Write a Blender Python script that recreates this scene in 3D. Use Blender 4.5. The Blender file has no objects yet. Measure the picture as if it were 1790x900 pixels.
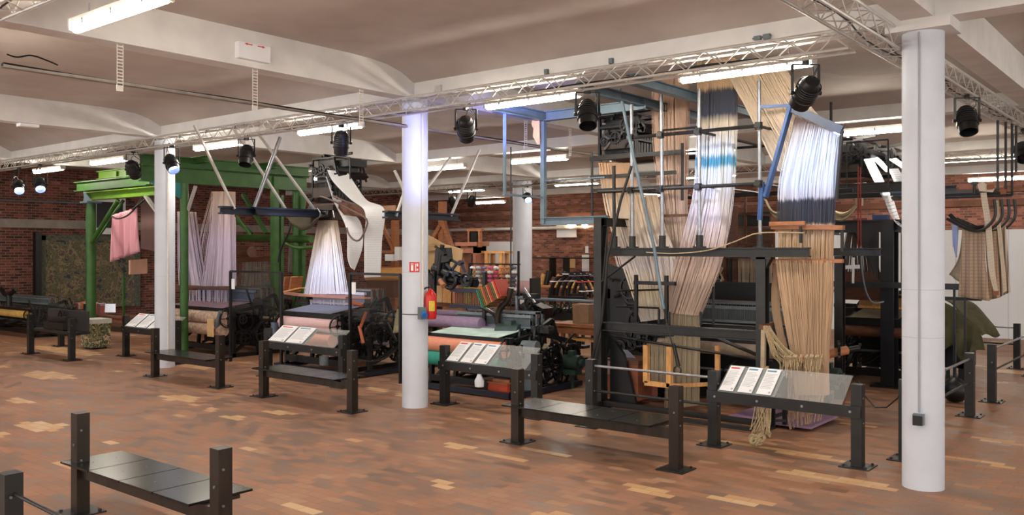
import bpy, math, random
from mathutils import Vector, Matrix
random.seed(7)
COL = bpy.context.scene.collection
PI = math.pi
# ------------------------------------------------------------ survey of the hall
F, CX, HY, EYE = 1536.0, 895.0, 438.0, 2.2
CC, SS = .7765, .6301
CAM = (8.886, -8.777)
def _ray(px, py):
    a = (px-CX)/F; b = (HY-py)/F
    return (a*CC-SS, a*SS+CC, b)
def P(px, py, x=None, y=None, z=None):
    d = _ray(px, py)
    if y is not None: t = (y-CAM[1])/d[1]
    elif x is not None: t = (x-CAM[0])/d[0]
    else: t = (z-EYE)/d[2]
    return Vector((CAM[0]+d[0]*t, CAM[1]+d[1]*t, EYE+d[2]*t))
# ------------------------------------------------------------ materials
def lin(c):
    return tuple(((v/255)/12.92 if v/255 <= .04045 else ((v/255+.055)/1.055)**2.4) for v in c)+(1,)
MC = {}
def mat(name, rgb, rough=.6, metal=0, var=.15, scale=6, stretch=None, emit=None, alpha=None, bump=0, sss=0):
    if name in MC: return MC[name]
    m = bpy.data.materials.new(name); m.use_nodes = True
    nt = m.node_tree; b = nt.nodes['Principled BSDF']
    c = lin(rgb)
    b.inputs['Roughness'].default_value = rough
    b.inputs['Metallic'].default_value = metal
    if var:
        tc = nt.nodes.new('ShaderNodeTexCoord'); mp = nt.nodes.new('ShaderNodeMapping')
        if stretch: mp.inputs['Scale'].default_value = stretch
        n = nt.nodes.new('ShaderNodeTexNoise'); n.inputs['Scale'].default_value = scale; n.inputs['Detail'].default_value = 4
        r = nt.nodes.new('ShaderNodeMix'); r.data_type = 'RGBA'
        r.inputs[6].default_value = tuple(v*(1-var) for v in c[:3])+(1,)
        r.inputs[7].default_value = tuple(min(1, v*(1+var)) for v in c[:3])+(1,)
        nt.links.new(tc.outputs['Object'], mp.inputs[0]); nt.links.new(mp.outputs[0], n.inputs['Vector'])
        mr = nt.nodes.new('ShaderNodeMapRange'); mr.inputs[1].default_value = .3; mr.inputs[2].default_value = .7
        nt.links.new(n.outputs[0], mr.inputs[0]); nt.links.new(mr.outputs[0], r.inputs[0])
        nt.links.new(r.outputs[2], b.inputs['Base Color'])
        if bump:
            bp = nt.nodes.new('ShaderNodeBump'); bp.inputs['Strength'].default_value = bump; bp.inputs['Distance'].default_value = .02
            nt.links.new(n.outputs[0], bp.inputs['Height']); nt.links.new(bp.outputs[0], b.inputs['Normal'])
    else: b.inputs['Base Color'].default_value = c
    if emit:
        b.inputs['Emission Color'].default_value = lin(emit[0]); b.inputs['Emission Strength'].default_value = emit[1]
    if alpha is not None: b.inputs['Alpha'].default_value = alpha
    MC[name] = m; return m
def nodes(m): return m.node_tree.nodes, m.node_tree.links, m.node_tree.nodes['Principled BSDF']
def M_(nt, op, a, b=None, c=None):
    n = nt.nodes.new('ShaderNodeMath'); n.operation = op
    for i, v in enumerate((a, b, c)):
        if v is None: continue
        if isinstance(v, (int, float)): n.inputs[i].default_value = v
        else: nt.links.new(v, n.inputs[i])
    return n.outputs[0]
def ramp(nt, fac, stops, interp='LINEAR'):
    r = nt.nodes.new('ShaderNodeValToRGB'); cr = r.color_ramp; cr.interpolation = interp
    while len(cr.elements) < len(stops): cr.elements.new(.5)
    for e, (p, c) in zip(cr.elements, stops): e.position = p; e.color = lin(c)
    nt.links.new(fac, r.inputs[0]); return r.outputs[0]
def mixc(nt, fac, a, b, mode='MIX'):
    n = nt.nodes.new('ShaderNodeMix'); n.data_type = 'RGBA'; n.blend_type = mode
    for i, v in ((0, fac), (6, a), (7, b)):
        if isinstance(v, (int, float)): n.inputs[i].default_value = v
        elif isinstance(v, tuple): n.inputs[i].default_value = v
        else: nt.links.new(v, n.inputs[i])
    return n.outputs[2]
def cells(nt, ux, uy, w, h, offset=True):
    """running-bond cells: returns quantised coordinates, fractional parts"""
    ry = M_(nt, 'DIVIDE', uy, h); iy = M_(nt, 'FLOOR', ry); fy = M_(nt, 'SUBTRACT', ry, iy)
    sh = M_(nt, 'MULTIPLY', M_(nt, 'MODULO', M_(nt, 'ABSOLUTE', iy), 2), .5)
    rx = M_(nt, 'ADD', M_(nt, 'DIVIDE', ux, w), sh); ix = M_(nt, 'FLOOR', rx); fx = M_(nt, 'SUBTRACT', rx, ix)
    cb = nt.nodes.new('ShaderNodeCombineXYZ'); nt.links.new(M_(nt, 'MULTIPLY', M_(nt, 'SUBTRACT', ix, sh), w), cb.inputs[0]); nt.links.new(M_(nt, 'MULTIPLY', iy, h), cb.inputs[1])
    return cb.outputs[0], fx, fy
def joint(nt, fx, fy, jx, jy):
    a = M_(nt, 'MINIMUM', fx, M_(nt, 'SUBTRACT', 1, fx)); b = M_(nt, 'MINIMUM', fy, M_(nt, 'SUBTRACT', 1, fy))
    return M_(nt, 'MAXIMUM', M_(nt, 'LESS_THAN', a, jx), M_(nt, 'LESS_THAN', b, jy))
def noise(nt, vec, scale, detail=2, rough=.5):
    n = nt.nodes.new('ShaderNodeTexNoise'); n.inputs['Scale'].default_value = scale; n.inputs['Detail'].default_value = detail; n.inputs['Roughness'].default_value = rough
    nt.links.new(vec, n.inputs['Vector']); return n.outputs[0]
def floor_mat():
    m = bpy.data.materials.new('paver_floor'); m.use_nodes = True; nt = m.node_tree; b = nt.nodes['Principled BSDF']
    tc = nt.nodes.new('ShaderNodeTexCoord'); sp = nt.nodes.new('ShaderNodeSeparateXYZ'); nt.links.new(tc.outputs['Object'], sp.inputs[0])
    q, fx, fy = cells(nt, sp.outputs[0], sp.outputs[1], .23, .115)
    wn = nt.nodes.new('ShaderNodeTexWhiteNoise'); wn.noise_dimensions = '2D'; nt.links.new(q, wn.inputs['Vector'])
    v = M_(nt, 'ADD', M_(nt, 'MULTIPLY', wn.outputs['Value'], .36), M_(nt, 'MULTIPLY', noise(nt, q, .6, 5, .65), .76))
    c = ramp(nt, v, [(.22, (104, 80, 66)), (.42, (136, 102, 80)), (.55, (160, 114, 84)), (.68, (172, 120, 90)), (.82, (184, 146, 112))])
    c = mixc(nt, M_(nt, 'MULTIPLY', noise(nt, tc.outputs['Object'], 7, 5, .7), .42), c, lin((104, 78, 64)))
    big = nt.nodes.new('ShaderNodeMapRange'); big.inputs[1].default_value = .5; big.inputs[2].default_value = .68; nt.links.new(noise(nt, tc.outputs['Object'], .42, 4, .6), big.inputs[0])
    c = mixc(nt, M_(nt, 'MULTIPLY', big.outputs[0], .45), c, lin((96, 80, 72)))
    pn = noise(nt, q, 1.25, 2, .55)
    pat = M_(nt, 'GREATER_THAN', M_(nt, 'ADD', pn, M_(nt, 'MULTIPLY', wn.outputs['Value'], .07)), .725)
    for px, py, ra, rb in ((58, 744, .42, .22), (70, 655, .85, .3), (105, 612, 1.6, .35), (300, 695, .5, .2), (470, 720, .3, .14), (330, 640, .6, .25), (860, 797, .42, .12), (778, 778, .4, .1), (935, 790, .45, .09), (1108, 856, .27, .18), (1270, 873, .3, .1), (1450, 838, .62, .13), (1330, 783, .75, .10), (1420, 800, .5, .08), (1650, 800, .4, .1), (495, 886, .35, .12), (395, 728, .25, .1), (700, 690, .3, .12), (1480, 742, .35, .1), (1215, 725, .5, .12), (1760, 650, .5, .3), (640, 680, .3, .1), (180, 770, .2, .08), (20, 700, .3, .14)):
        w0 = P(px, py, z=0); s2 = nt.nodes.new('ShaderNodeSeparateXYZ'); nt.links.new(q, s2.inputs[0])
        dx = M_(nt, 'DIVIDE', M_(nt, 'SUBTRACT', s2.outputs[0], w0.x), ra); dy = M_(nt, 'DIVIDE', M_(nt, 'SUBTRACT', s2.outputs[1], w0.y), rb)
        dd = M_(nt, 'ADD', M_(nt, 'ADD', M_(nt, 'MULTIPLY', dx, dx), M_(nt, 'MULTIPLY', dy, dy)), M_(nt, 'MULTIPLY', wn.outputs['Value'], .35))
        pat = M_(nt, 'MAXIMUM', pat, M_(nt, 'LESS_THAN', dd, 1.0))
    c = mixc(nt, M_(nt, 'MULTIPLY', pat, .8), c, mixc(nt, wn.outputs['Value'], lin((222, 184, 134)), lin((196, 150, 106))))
    grey = M_(nt, 'GREATER_THAN', M_(nt, 'SUBTRACT', noise(nt, q, .8, 2), M_(nt, 'MULTIPLY', wn.outputs['Value'], .03)), .70)
    c = mixc(nt, M_(nt, 'MULTIPLY', joint(nt, fx, fy, .014, .028), .5), c, lin((104, 78, 64)))
    nt.links.new(c, b.inputs['Base Color'])
    nt.links.new(M_(nt, 'ADD', .42, M_(nt, 'MULTIPLY', wn.outputs['Value'], .25)), b.inputs['Roughness'])
    bp = nt.nodes.new('ShaderNodeBump'); bp.inputs['Strength'].default_value = .25; bp.inputs['Distance'].default_value = .004
    nt.links.new(M_(nt, 'ADD', wn.outputs['Value'], noise(nt, tc.outputs['Object'], 14, 3)), bp.inputs['Height']); nt.links.new(bp.outputs[0], b.inputs['Normal'])
    return m
def brick_mat(name, axis, base, dark):
    m = bpy.data.materials.new(name); m.use_nodes = True; nt = m.node_tree; b = nt.nodes['Principled BSDF']
    tc = nt.nodes.new('ShaderNodeTexCoord'); sp = nt.nodes.new('ShaderNodeSeparateXYZ'); nt.links.new(tc.outputs['Object'], sp.inputs[0])
    q, fx, fy = cells(nt, sp.outputs[axis], sp.outputs[2], .24, .08)
    wn = nt.nodes.new('ShaderNodeTexWhiteNoise'); wn.noise_dimensions = '2D'; nt.links.new(q, wn.inputs['Vector'])
    v = M_(nt, 'ADD', M_(nt, 'MULTIPLY', wn.outputs['Value'], .5), M_(nt, 'MULTIPLY', noise(nt, tc.outputs['Object'], .9, 4, .65), .5))
    c = ramp(nt, v, [(.2, dark), (.5, base), (.72, tuple(min(255, int(k*1.25)) for k in base)), (.9, (190, 160, 145))])
    c = mixc(nt, joint(nt, fx, fy, .03, .09), c, lin((140, 118, 104)))
    nt.links.new(c, b.inputs['Base Color']); b.inputs['Roughness'].default_value = .9
    return m
def ceil_mat():
    m = bpy.data.materials.new('plaster_ceiling'); m.use_nodes = True; nt = m.node_tree; b = nt.nodes['Principled BSDF']
    tc = nt.nodes.new('ShaderNodeTexCoord')
    c = ramp(nt, noise(nt, tc.outputs['Object'], .8, 6, .6), [(.3, (176, 166, 160)), (.5, (190, 181, 174)), (.72, (202, 194, 188))])
    # a pale repaired patch of plaster behind the big column
    mp = nt.nodes.new('ShaderNodeMapping'); mp.inputs['Location'].default_value = (-5.1, -3.3, 0)
    nt.links.new(tc.outputs['Object'], mp.inputs[0]); sp = nt.nodes.new('ShaderNodeSeparateXYZ'); nt.links.new(mp.outputs[0], sp.inputs[0])
    rr = M_(nt, 'SQRT', M_(nt, 'ADD', M_(nt, 'MULTIPLY', M_(nt, 'MULTIPLY', sp.outputs[0], sp.outputs[0]), .9), M_(nt, 'MULTIPLY', M_(nt, 'MULTIPLY', sp.outputs[1], sp.outputs[1]), .35)))
    rr = M_(nt, 'ADD', rr, M_(nt, 'MULTIPLY', noise(nt, tc.outputs['Object'], 4, 3), .18))
    ring = M_(nt, 'MULTIPLY', M_(nt, 'GREATER_THAN', rr, .78), M_(nt, 'LESS_THAN', rr, .95))
    c = mixc(nt, M_(nt, 'MULTIPLY', ring, .55), c, lin((205, 195, 188)))
    nt.links.new(c, b.inputs['Base Color']); b.inputs['Roughness'].default_value = .9
    bp = nt.nodes.new('ShaderNodeBump'); bp.inputs['Strength'].default_value = .15; bp.inputs['Distance'].default_value = .02
    nt.links.new(noise(nt, tc.outputs['Object'], 5, 4), bp.inputs['Height']); nt.links.new(bp.outputs[0], b.inputs['Normal'])
    return m
def yarn_mat(name, stops, z0, z1, var=.35):
    """yarn dyed in bands along its length (world height z0..z1)"""
    m = bpy.data.materials.new(name); m.use_nodes = True; nt = m.node_tree; b = nt.nodes['Principled BSDF']
    g = nt.nodes.new('ShaderNodeNewGeometry'); sp = nt.nodes.new('ShaderNodeSeparateXYZ'); nt.links.new(g.outputs['Position'], sp.inputs[0])
    mp = nt.nodes.new('ShaderNodeMapping'); mp.inputs['Scale'].default_value = (34, 34, .8); nt.links.new(g.outputs['Position'], mp.inputs[0])
    n = noise(nt, mp.outputs[0], 1, 3, .6)
    zz = M_(nt, 'ADD', sp.outputs[2], M_(nt, 'MULTIPLY', M_(nt, 'SUBTRACT', n, .5), .16))
    f = M_(nt, 'DIVIDE', M_(nt, 'SUBTRACT', zz, z0), z1-z0)
    c = ramp(nt, f, stops)
    k = M_(nt, 'ADD', 1-var, M_(nt, 'MULTIPLY', n, 2*var))
    kk = nt.nodes.new('ShaderNodeCombineColor')
    for i in range(3): nt.links.new(k, kk.inputs[i])
    c = mixc(nt, 1.0, c, kk.outputs[0], 'MULTIPLY')
    nt.links.new(c, b.inputs['Base Color']); b.inputs['Roughness'].default_value = .55
    return m
def blotch_mat(name, cols, scale, rough=.85, interp='CONSTANT'):
    m = bpy.data.materials.new(name); m.use_nodes = True; nt = m.node_tree; b = nt.nodes['Principled BSDF']
    tc = nt.nodes.new('ShaderNodeTexCoord')
    n = noise(nt, tc.outputs['Object'], scale, 5, .68)
    k = len(cols)
    c = ramp(nt, n, [(.28+.44*i/(k-1), cols[i]) for i in range(k)], interp)
    nt.links.new(c, b.inputs['Base Color']); b.inputs['Roughness'].default_value = rough
    return m
def stripe_mat(name, ca, cb, axis, period, duty=.5, second=None, rough=.8):
    m = bpy.data.materials.new(name); m.use_nodes = True; nt = m.node_tree; b = nt.nodes['Principled BSDF']
    g = nt.nodes.new('ShaderNodeNewGeometry'); sp = nt.nodes.new('ShaderNodeSeparateXYZ'); nt.links.new(g.outputs['Position'], sp.inputs[0])
    def st(ax, per, du):
        r = M_(nt, 'DIVIDE', sp.outputs[ax], per); return M_(nt, 'LESS_THAN', M_(nt, 'FRACT', r), du)
    c = mixc(nt, st(axis, period, duty), lin(ca), lin(cb))
    if second: c = mixc(nt, M_(nt, 'MULTIPLY', st(second[0], second[1], second[2]), .8), c, lin(second[3]))
    nt.links.new(c, b.inputs['Base Color']); b.inputs['Roughness'].default_value = rough
    return m
IRON = mat('black_iron', (13, 13, 16), .45, .1, .35, 12)
STEEL = mat('black_steel', (36, 35, 34), .42, .2, .3, 8)
STEELB = mat('brown_black_steel', (52, 44, 38), .36, .5, .35, 9, (1, 1, .3))
SEAT = mat('lacquered_steel_plate', (40, 40, 36), .24, .55, .35, 5)
GALV = mat('bare_steel', (150, 152, 156), .35, .7, .15, 20)
ALU = mat('aluminium', (205, 203, 198), .35, .45, .08, 20)
ALUW = mat('white_painted_steel', (214, 210, 202), .5, .1, .08, 9)
WHITE = mat('white_paint', (222, 221, 218), .7, 0, .08, 3, bump=.15)
WHITEC = mat('column_paint', (206, 212, 222), .55, 0, .05, 3, bump=.2)
GREEN = mat('green_paint', (50, 92, 34), .45, .1, .2, 5)
GREENL = mat('bright_green_paint', (92, 130, 30), .45, .1, .15, 5)
WOOD = mat('orange_wood', (158, 102, 66), .55, 0, .3, 7, (1, 1, 6))
WOODL = mat('pale_wood', (214, 160, 98), .55, 0, .2, 7, (6, 6, 1))
WOODD = mat('dark_wood', (96, 58, 38), .5, 0, .35, 7, (1, 6, 6))
PAPER = mat('white_card', (242, 243, 246), .8, 0, .03, 30)
SHEET = mat('printed_sheet', (236, 237, 240), .55, 0, .02, 3)
RED = mat('red_paint', (196, 28, 28), .35, 0, .08, 6)
REDI = mat('red_ink', (214, 74, 78), .7, 0, 0)
BLUEI = mat('blue_ink', (96, 150, 176), .7, 0, 0)
GREYI = mat('grey_ink', (176, 178, 182), .7, 0, 0)
BLUE = mat('blue_paint', (52, 84, 136), .4, .15, .2, 6)
BGREY = mat('blue_grey_paint', (104, 122, 134), .45, .25, .15, 6)
BLACKP = mat('black_plastic', (15, 15, 18), .4, 0, .2, 15)
NAVY = mat('navy_paint', (26, 32, 48), .4, .2, .2, 8)
ROPE = mat('hemp_cord', (178, 158, 124), .9, 0, .25, 40)
BEIGE = mat('beige_linen', (168, 152, 128), .85, 0, .2, 8)
CANVAS = mat('olive_canvas', (74, 70, 42), .85, 0, .35, 5, bump=.3)
PINKC = mat('pink_cloth', (206, 172, 172), .8, 0, .12, 12, (1, 8, 8))
COPPER = mat('salmon_cloth', (206, 134, 104), .75, 0, .15, 14, (1, 8, 8))
PURPC = mat('mauve_cloth', (126, 104, 126), .6, 0, .2, 14, (1, 8, 8))
TEAL = mat('teal_cloth', (34, 132, 112), .7, 0, .15, 10)
MINT = mat('mint_cloth', (180, 204, 188), .75, 0, .2, 4)
CARDB = mat('tan_cardboard', (212, 176, 128), .85, 0, .08, 5)
GOLDC = mat('gold_cloth', (198, 160, 84), .7, 0, .2, 9)
TERRA = mat('terracotta_board', (140, 82, 58), .7, 0, .2, 6)
GLOWM = mat('fluorescent_diffuser', (255, 250, 240), .4, 0, 0, emit=((255, 244, 228), 34))
LENSB = mat('lit_blue_lens', (200, 210, 255), .2, 0, 0, emit=((150, 175, 255), 14))
LENSD = mat('dark_lens', (40, 30, 34), .12, 0, .3, 20)
ORANGER = mat('wooden_handle', (160, 80, 50), .5)
MOSS = mat('grey_green_enamel', (44, 62, 56), .5, .1, .2, 8)
GREYM = mat('grey_enamel', (108, 118, 122), .45, .2, .15, 8)
def glass_mat():
    m = bpy.data.materials.new('clear_acrylic'); m.use_nodes = True; nt = m.node_tree
    b = nt.nodes['Principled BSDF']; b.inputs['Base Color'].default_value = (.92, .95, .95, 1)
    b.inputs['Roughness'].default_value = .05; b.inputs['Alpha'].default_value = .12; b.inputs['IOR'].default_value = 1.4
    return m
GLASS = glass_mat()
PANE = mat('dark_mesh_pane', (40, 46, 48), .5, 0, 0, alpha=.10)
TAPM = blotch_mat('tapestry_weave', [(34, 42, 50), (66, 76, 66), (40, 60, 72), (132, 118, 88), (78, 84, 66), (160, 140, 106), (50, 62, 72), (150, 110, 88), (58, 66, 60)], 2.6, interp='LINEAR')
TAPB = mat('tapestry_border', (96, 98, 84), .9, 0, .4, 14)
FLORAL = blotch_mat('floral_weave', [(60, 50, 30), (150, 140, 100), (50, 70, 50), (196, 176, 140), (120, 70, 50), (80, 90, 70)], 9)
# ------------------------------------------------------------ mesh builder
class MB:
    def __init__(s): s.v = []; s.f = []
    def box(s, c, d, rz=0, ry=0, rx=0):
        n = len(s.v); R = Matrix.Rotation(rz, 3, 'Z') @ Matrix.Rotation(ry, 3, 'Y') @ Matrix.Rotation(rx, 3, 'X'); c = Vector(c)
        for i in (-.5, .5):
            for j in (-.5, .5):
                for k in (-.5, .5): s.v.append(c + R @ Vector((i*d[0], j*d[1], k*d[2])))
        s.f += [tuple(n+q for q in t) for t in ((0,1,3,2),(4,6,7,5),(0,4,5,1),(2,3,7,6),(0,2,6,4),(1,5,7,3))]; return s
    def rng(s, x0, x1, y0, y1, z0, z1): return s.box(((x0+x1)/2, (y0+y1)/2, (z0+z1)/2), (x1-x0, y1-y0, z1-z0))
    def frame(s, d):
        d = d.normalized(); u = Vector((0, 0, 1)) if abs(d.z) < .95 else Vector((0, 1, 0))
        a = d.cross(u).normalized(); return a, a.cross(d).normalized()
    def bar(s, p, q, w, h):
        p, q = Vector(p), Vector(q); a, b = s.frame(q-p); n = len(s.v)
        for c in (p, q):
            for i, j in ((-1,-1),(1,-1),(1,1),(-1,1)): s.v.append(c + a*(i*w/2) + b*(j*h/2))
        s.f += [tuple(n+k for k in t) for t in ((0,1,5,4),(1,2,6,5),(2,3,7,6),(3,0,4,7),(3,2,1,0),(4,5,6,7))]; return s
    def ibeam(s, p, q, w, h, t=.014):
        p, q = Vector(p), Vector(q); a, b = s.frame(q-p)
        if b.z < 0: b = -b
        s.bar(p, q, t, h-2*t)
        for k in (-1, 1): s.bar(p+b*(k*(h-t)/2), q+b*(k*(h-t)/2), w, t)
        return s
    def cyl(s, p, q, r, n=14, r2=None, caps=True):
        p, q = Vector(p), Vector(q); a, b = s.frame(q-p); r2 = r if r2 is None else r2; m = len(s.v)
        for c, rr in ((p, r), (q, r2)):
            for i in range(n):
                t = 2*PI*i/n; s.v.append(c + a*(rr*math.cos(t)) + b*(rr*math.sin(t)))
        for i in range(n): j = (i+1) % n; s.f.append((m+i, m+j, m+n+j, m+n+i))
        if caps: s.f.append(tuple(range(m+n-1, m-1, -1))); s.f.append(tuple(range(m+n, m+2*n)))
        return s
    def tube(s, pts, r, n=6, closed=False):
        pts = [Vector(p) for p in pts]; L = len(pts); m = len(s.v); up = None
        for i, p in enumerate(pts):
            if closed: d = pts[(i+1) % L]-pts[i-1]
            else: d = pts[min(i+1, L-1)]-pts[max(i-1, 0)]
            if d.length < 1e-9: d = Vector((0, 0, 1))
            d.normalize()
            if up is None: a, b = s.frame(d)
            else:
                a = up - d*up.dot(d)
                a = a.normalized() if a.length > 1e-6 else s.frame(d)[0]
                b = a.cross(d)
            up = a
            for k in range(n):
                t = 2*PI*k/n; s.v.append(p + a*(r*math.cos(t)) + b*(r*math.sin(t)))
        for i in range(L if closed else L-1):
            i2 = (i+1) % L
            for k in range(n):
                k2 = (k+1) % n; s.f.append((m+i*n+k, m+i*n+k2, m+i2*n+k2, m+i2*n+k))
        if not closed: s.f.append(tuple(range(m+n-1, m-1, -1))); s.f.append(tuple(range(m+(L-1)*n, m+L*n)))
        return s
    def ring(s, c, axis, R, r, n=24, k=6):
        a, b = s.frame(Vector(axis)); c = Vector(c)
        return s.tube([c + a*(R*math.cos(2*PI*i/n)) + b*(R*math.sin(2*PI*i/n)) for i in range(n)], r, k, True)
    def prism(s, poly, d):
        """poly: list of 3D points in a plane, extruded by vector d"""
        d = Vector(d); n = len(poly); m = len(s.v)
        for p in poly: s.v.append(Vector(p))
        for p in poly: s.v.append(Vector(p)+d)
        for i in range(n): j = (i+1) % n; s.f.append((m+i, m+j, m+n+j, m+n+i))
        s.f.append(tuple(range(m+n-1, m-1, -1))); s.f.append(tuple(range(m+n, m+2*n))); return s
    def lathe(s, c, prof, n=24):
        c = Vector(c); m = len(s.v)
        for r, z in prof:
            for i in range(n): t = 2*PI*i/n; s.v.append(c+Vector((r*math.cos(t), r*math.sin(t), z)))
        for k in range(len(prof)-1):
            for i in range(n): j = (i+1) % n; s.f.append((m+k*n+i, m+k*n+j, m+(k+1)*n+j, m+(k+1)*n+i))
        s.f.append(tuple(range(m+n-1, m-1, -1))); e = m+(len(prof)-1)*n; s.f.append(tuple(range(e, e+n))); return s
    def wheel(s, c, axis, R, w, spokes=6, teeth=0, rim=.03, hub=.05):
        c = Vector(c); ax = Vector(axis).normalized(); a, b = s.frame(ax); n = max(20, teeth*2) if teeth else 28; m = len(s.v)
        for side in (-.5, .5):
            for ri in (0, 1):
                for i in range(n):
                    t = 2*PI*i/n; rr = R - (0 if ri else rim)
                    if ri and teeth: rr = R + (.012 if i % 2 else -.006)
                    s.v.append(c + ax*(side*w) + a*(rr*math.cos(t)) + b*(rr*math.sin(t)))
        for i in range(n):
            j = (i+1) % n; A, B, C, D = m, m+n, m+2*n, m+3*n
            s.f += [(A+i, B+i, B+j, A+j), (C+i, C+j, D+j, D+i), (B+i, D+i, D+j, B+j), (A+i, A+j, C+j, C+i)]
        s.cyl(c-ax*w*.8, c+ax*w*.8, hub, 12)
        for i in range(spokes):
            t = 2*PI*i/spokes; d = a*math.cos(t)+b*math.sin(t)
            s.bar(c+d*hub*.8, c+d*(R-rim*.7), w*.6, rim*.8)
        return s
    def grid(s, fn, nu, nv, th=None):
        m = len(s.v)
        for j in range(nv+1):
            for i in range(nu+1): s.v.append(Vector(fn(i/nu, j/nv)))
        for j in range(nv):
            for i in range(nu):
                a = m+j*(nu+1)+i; s.f.append((a, a+1, a+nu+2, a+nu+1))
        return s
WOFF = {}
NOSPLIT = ('clip', 'curtain', 'text', 'pictogram', 'cable', 'bolt', 'screw', 'clip', 'hanger', 'arrow', 'lacing', 'cord', 'reed', 'hank', 'card', 'warp', 'yarn', 'rib', 'heddle_frame', 'strap', 'tie', 'needle', 'pages')
def clusters(mb):
    par = list(range(len(mb.v)))
    def find(i):
        while par[i] != i: par[i] = par[par[i]]; i = par[i]
        return i
    for f in mb.f:
        r = find(f[0])
        for k in f[1:]: par[find(k)] = r
    isl = {}
    for i in range(len(mb.v)): isl.setdefault(find(i), []).append(i)
    if len(isl) > 60: return None
    bb = []
    for k, ids in isl.items():
        vs = [mb.v[i] for i in ids]; bb.append([set([k]), [min(v[a] for v in vs)-.006 for a in range(3)], [max(v[a] for v in vs)+.006 for a in range(3)]])
    ch = True
    while ch:
        ch = False
        for i in range(len(bb)):
            for j in range(i+1, len(bb)):
                if all(bb[i][1][a] <= bb[j][2][a] and bb[j][1][a] <= bb[i][2][a] for a in range(3)):
                    bb[i][0] |= bb[j][0]; bb[i][1] = [min(bb[i][1][a], bb[j][1][a]) for a in range(3)]; bb[i][2] = [max(bb[i][2][a], bb[j][2][a]) for a in range(3)]
                    del bb[j]; ch = True; break
            if ch: break
    if len(bb) < 2: return None
    lab = {}
    for n_, (ks, _a, _b) in enumerate(bb):
        for k in ks: lab[k] = n_
    out = [MB() for _ in bb]; mp = {}
    for i, v in enumerate(mb.v): n_ = lab[find(i)]; mp[i] = (n_, len(out[n_].v)); out[n_].v.append(v)
    for f in mb.f: out[mp[f[0]][0]].f.append(tuple(mp[i][1] for i in f))
    return out
def build(name, mb, m, parent=None, origin=None, smooth=True, thick=None):
    if parent is not None and parent.type == 'EMPTY' and not any(k in name for k in NOSPLIT):
        cl = clusters(mb)
        if cl and len(cl) <= 10:
            for c in cl[1:]: build1(name, c, m, parent, origin, smooth, thick)
            return build1(name, cl[0], m, parent, origin, smooth, thick)
    return build1(name, mb, m, parent, origin, smooth, thick)
def build1(name, mb, m, parent=None, origin=None, smooth=True, thick=None):
    me = bpy.data.meshes.new(name)
    if parent is not None: off = WOFF.get(parent.name, Vector((0, 0, 0)))
    elif origin is not None: off = Vector(origin)
    else:
        xs = [v.x for v in mb.v]; ys = [v.y for v in mb.v]; off = Vector(((min(xs)+max(xs))/2, (min(ys)+max(ys))/2, min(v.z for v in mb.v)))
    me.from_pydata([tuple(v-off) for v in mb.v], [], mb.f); me.update()
    me.materials.append(m)
    if smooth:
        me.polygons.foreach_set('use_smooth', [True]*len(me.polygons)); me.set_sharp_from_angle(angle=.7)
    o = bpy.data.objects.new(name, me); COL.objects.link(o)
    if parent is not None: o.parent = parent; WOFF[o.name] = off
    else: o.location = off; WOFF[o.name] = off
    if thick:
        md = o.modifiers.new('thickness', 'SOLIDIFY'); md.thickness = thick; md.offset = 0
    return o
def T(name, label, cat, loc=(0, 0, 0), group=None):
    o = bpy.data.objects.new(name, None); COL.objects.link(o); o.location = loc; o.empty_display_size = .1
    o['label'] = label; o['category'] = cat
    if group: o['group'] = group
    WOFF[o.name] = Vector(loc); return o
def tag(o, label, cat, group=None, kind=None):
    o['label'] = label; o['category'] = cat
    if group: o['group'] = group
    if kind: o['kind'] = kind
    return o
def S(name, mb, m, smooth=False, **k):
    o = build(name, mb, m, None, origin=(0, 0, 0), smooth=smooth, **k); o['kind'] = 'structure'; return o
def dup(o, loc, rz=None, label=None, group=None):
    def cp(a, par):
        c = a.copy(); COL.objects.link(c); c.parent = par
        for ch in a.children: cp(ch, c)
        return c
    r = cp(o, None); r.location = loc
    if rz is not None: r.rotation_euler.z = rz
    if label: r['label'] = label
    if group: r['group'] = group
    return r
def lerp(a, b, t): return a+(b-a)*t
def resample(pts, n):
    """smooth (Catmull-Rom) curve through pts, n+1 points evenly in arclength"""
    pts = [Vector(p) for p in pts]; d = []
    for i in range(len(pts)-1):
        p0, p1, p2, p3 = pts[max(i-1, 0)], pts[i], pts[i+1], pts[min(i+2, len(pts)-1)]
        for k in range(8):
            t = k/8; d.append(.5*((2*p1)+(p2-p0)*t+(2*p0-5*p1+4*p2-p3)*t*t+(3*p1-p0-3*p2+p3)*t**3))
    d.append(pts[-1]); acc = [0]
    for i in range(1, len(d)): acc.append(acc[-1]+(d[i]-d[i-1]).length)
    out = []; j = 0
    for i in range(n+1):
        s = acc[-1]*i/n
        while j < len(acc)-2 and acc[j+1] < s: j += 1
        seg = max(acc[j+1]-acc[j], 1e-9); out.append(d[j].lerp(d[j+1], min(1, (s-acc[j])/seg)))
    return out
def strands(mb, L, R, n=90, seg=12, r=.004, jit=.006, depth=.05, layers=2, wav=.008, ends=0):
    L, R = resample(L, seg), resample(R, seg)
    for la in range(layers):
        for i in range(n):
            u = (i+random.random())/n; ph = random.uniform(0, 6.28); am = random.uniform(0, wav)
            dz = random.uniform(-depth, depth)+depth*la*.6*math.sin(PI*u)
            e = random.randint(0, ends) if ends else 0; pts = []
            for k in range(seg+1-e):
                p = L[k].lerp(R[k], min(1, max(0, u+am/ max(.05, (R[k]-L[k]).length)*math.sin(ph+k*.9))))
                pts.append(p+Vector((random.uniform(-jit, jit)*.3, dz, 0)))
            mb.tube(pts, r*random.uniform(.7, 1.3), 3)
    return mb
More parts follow.
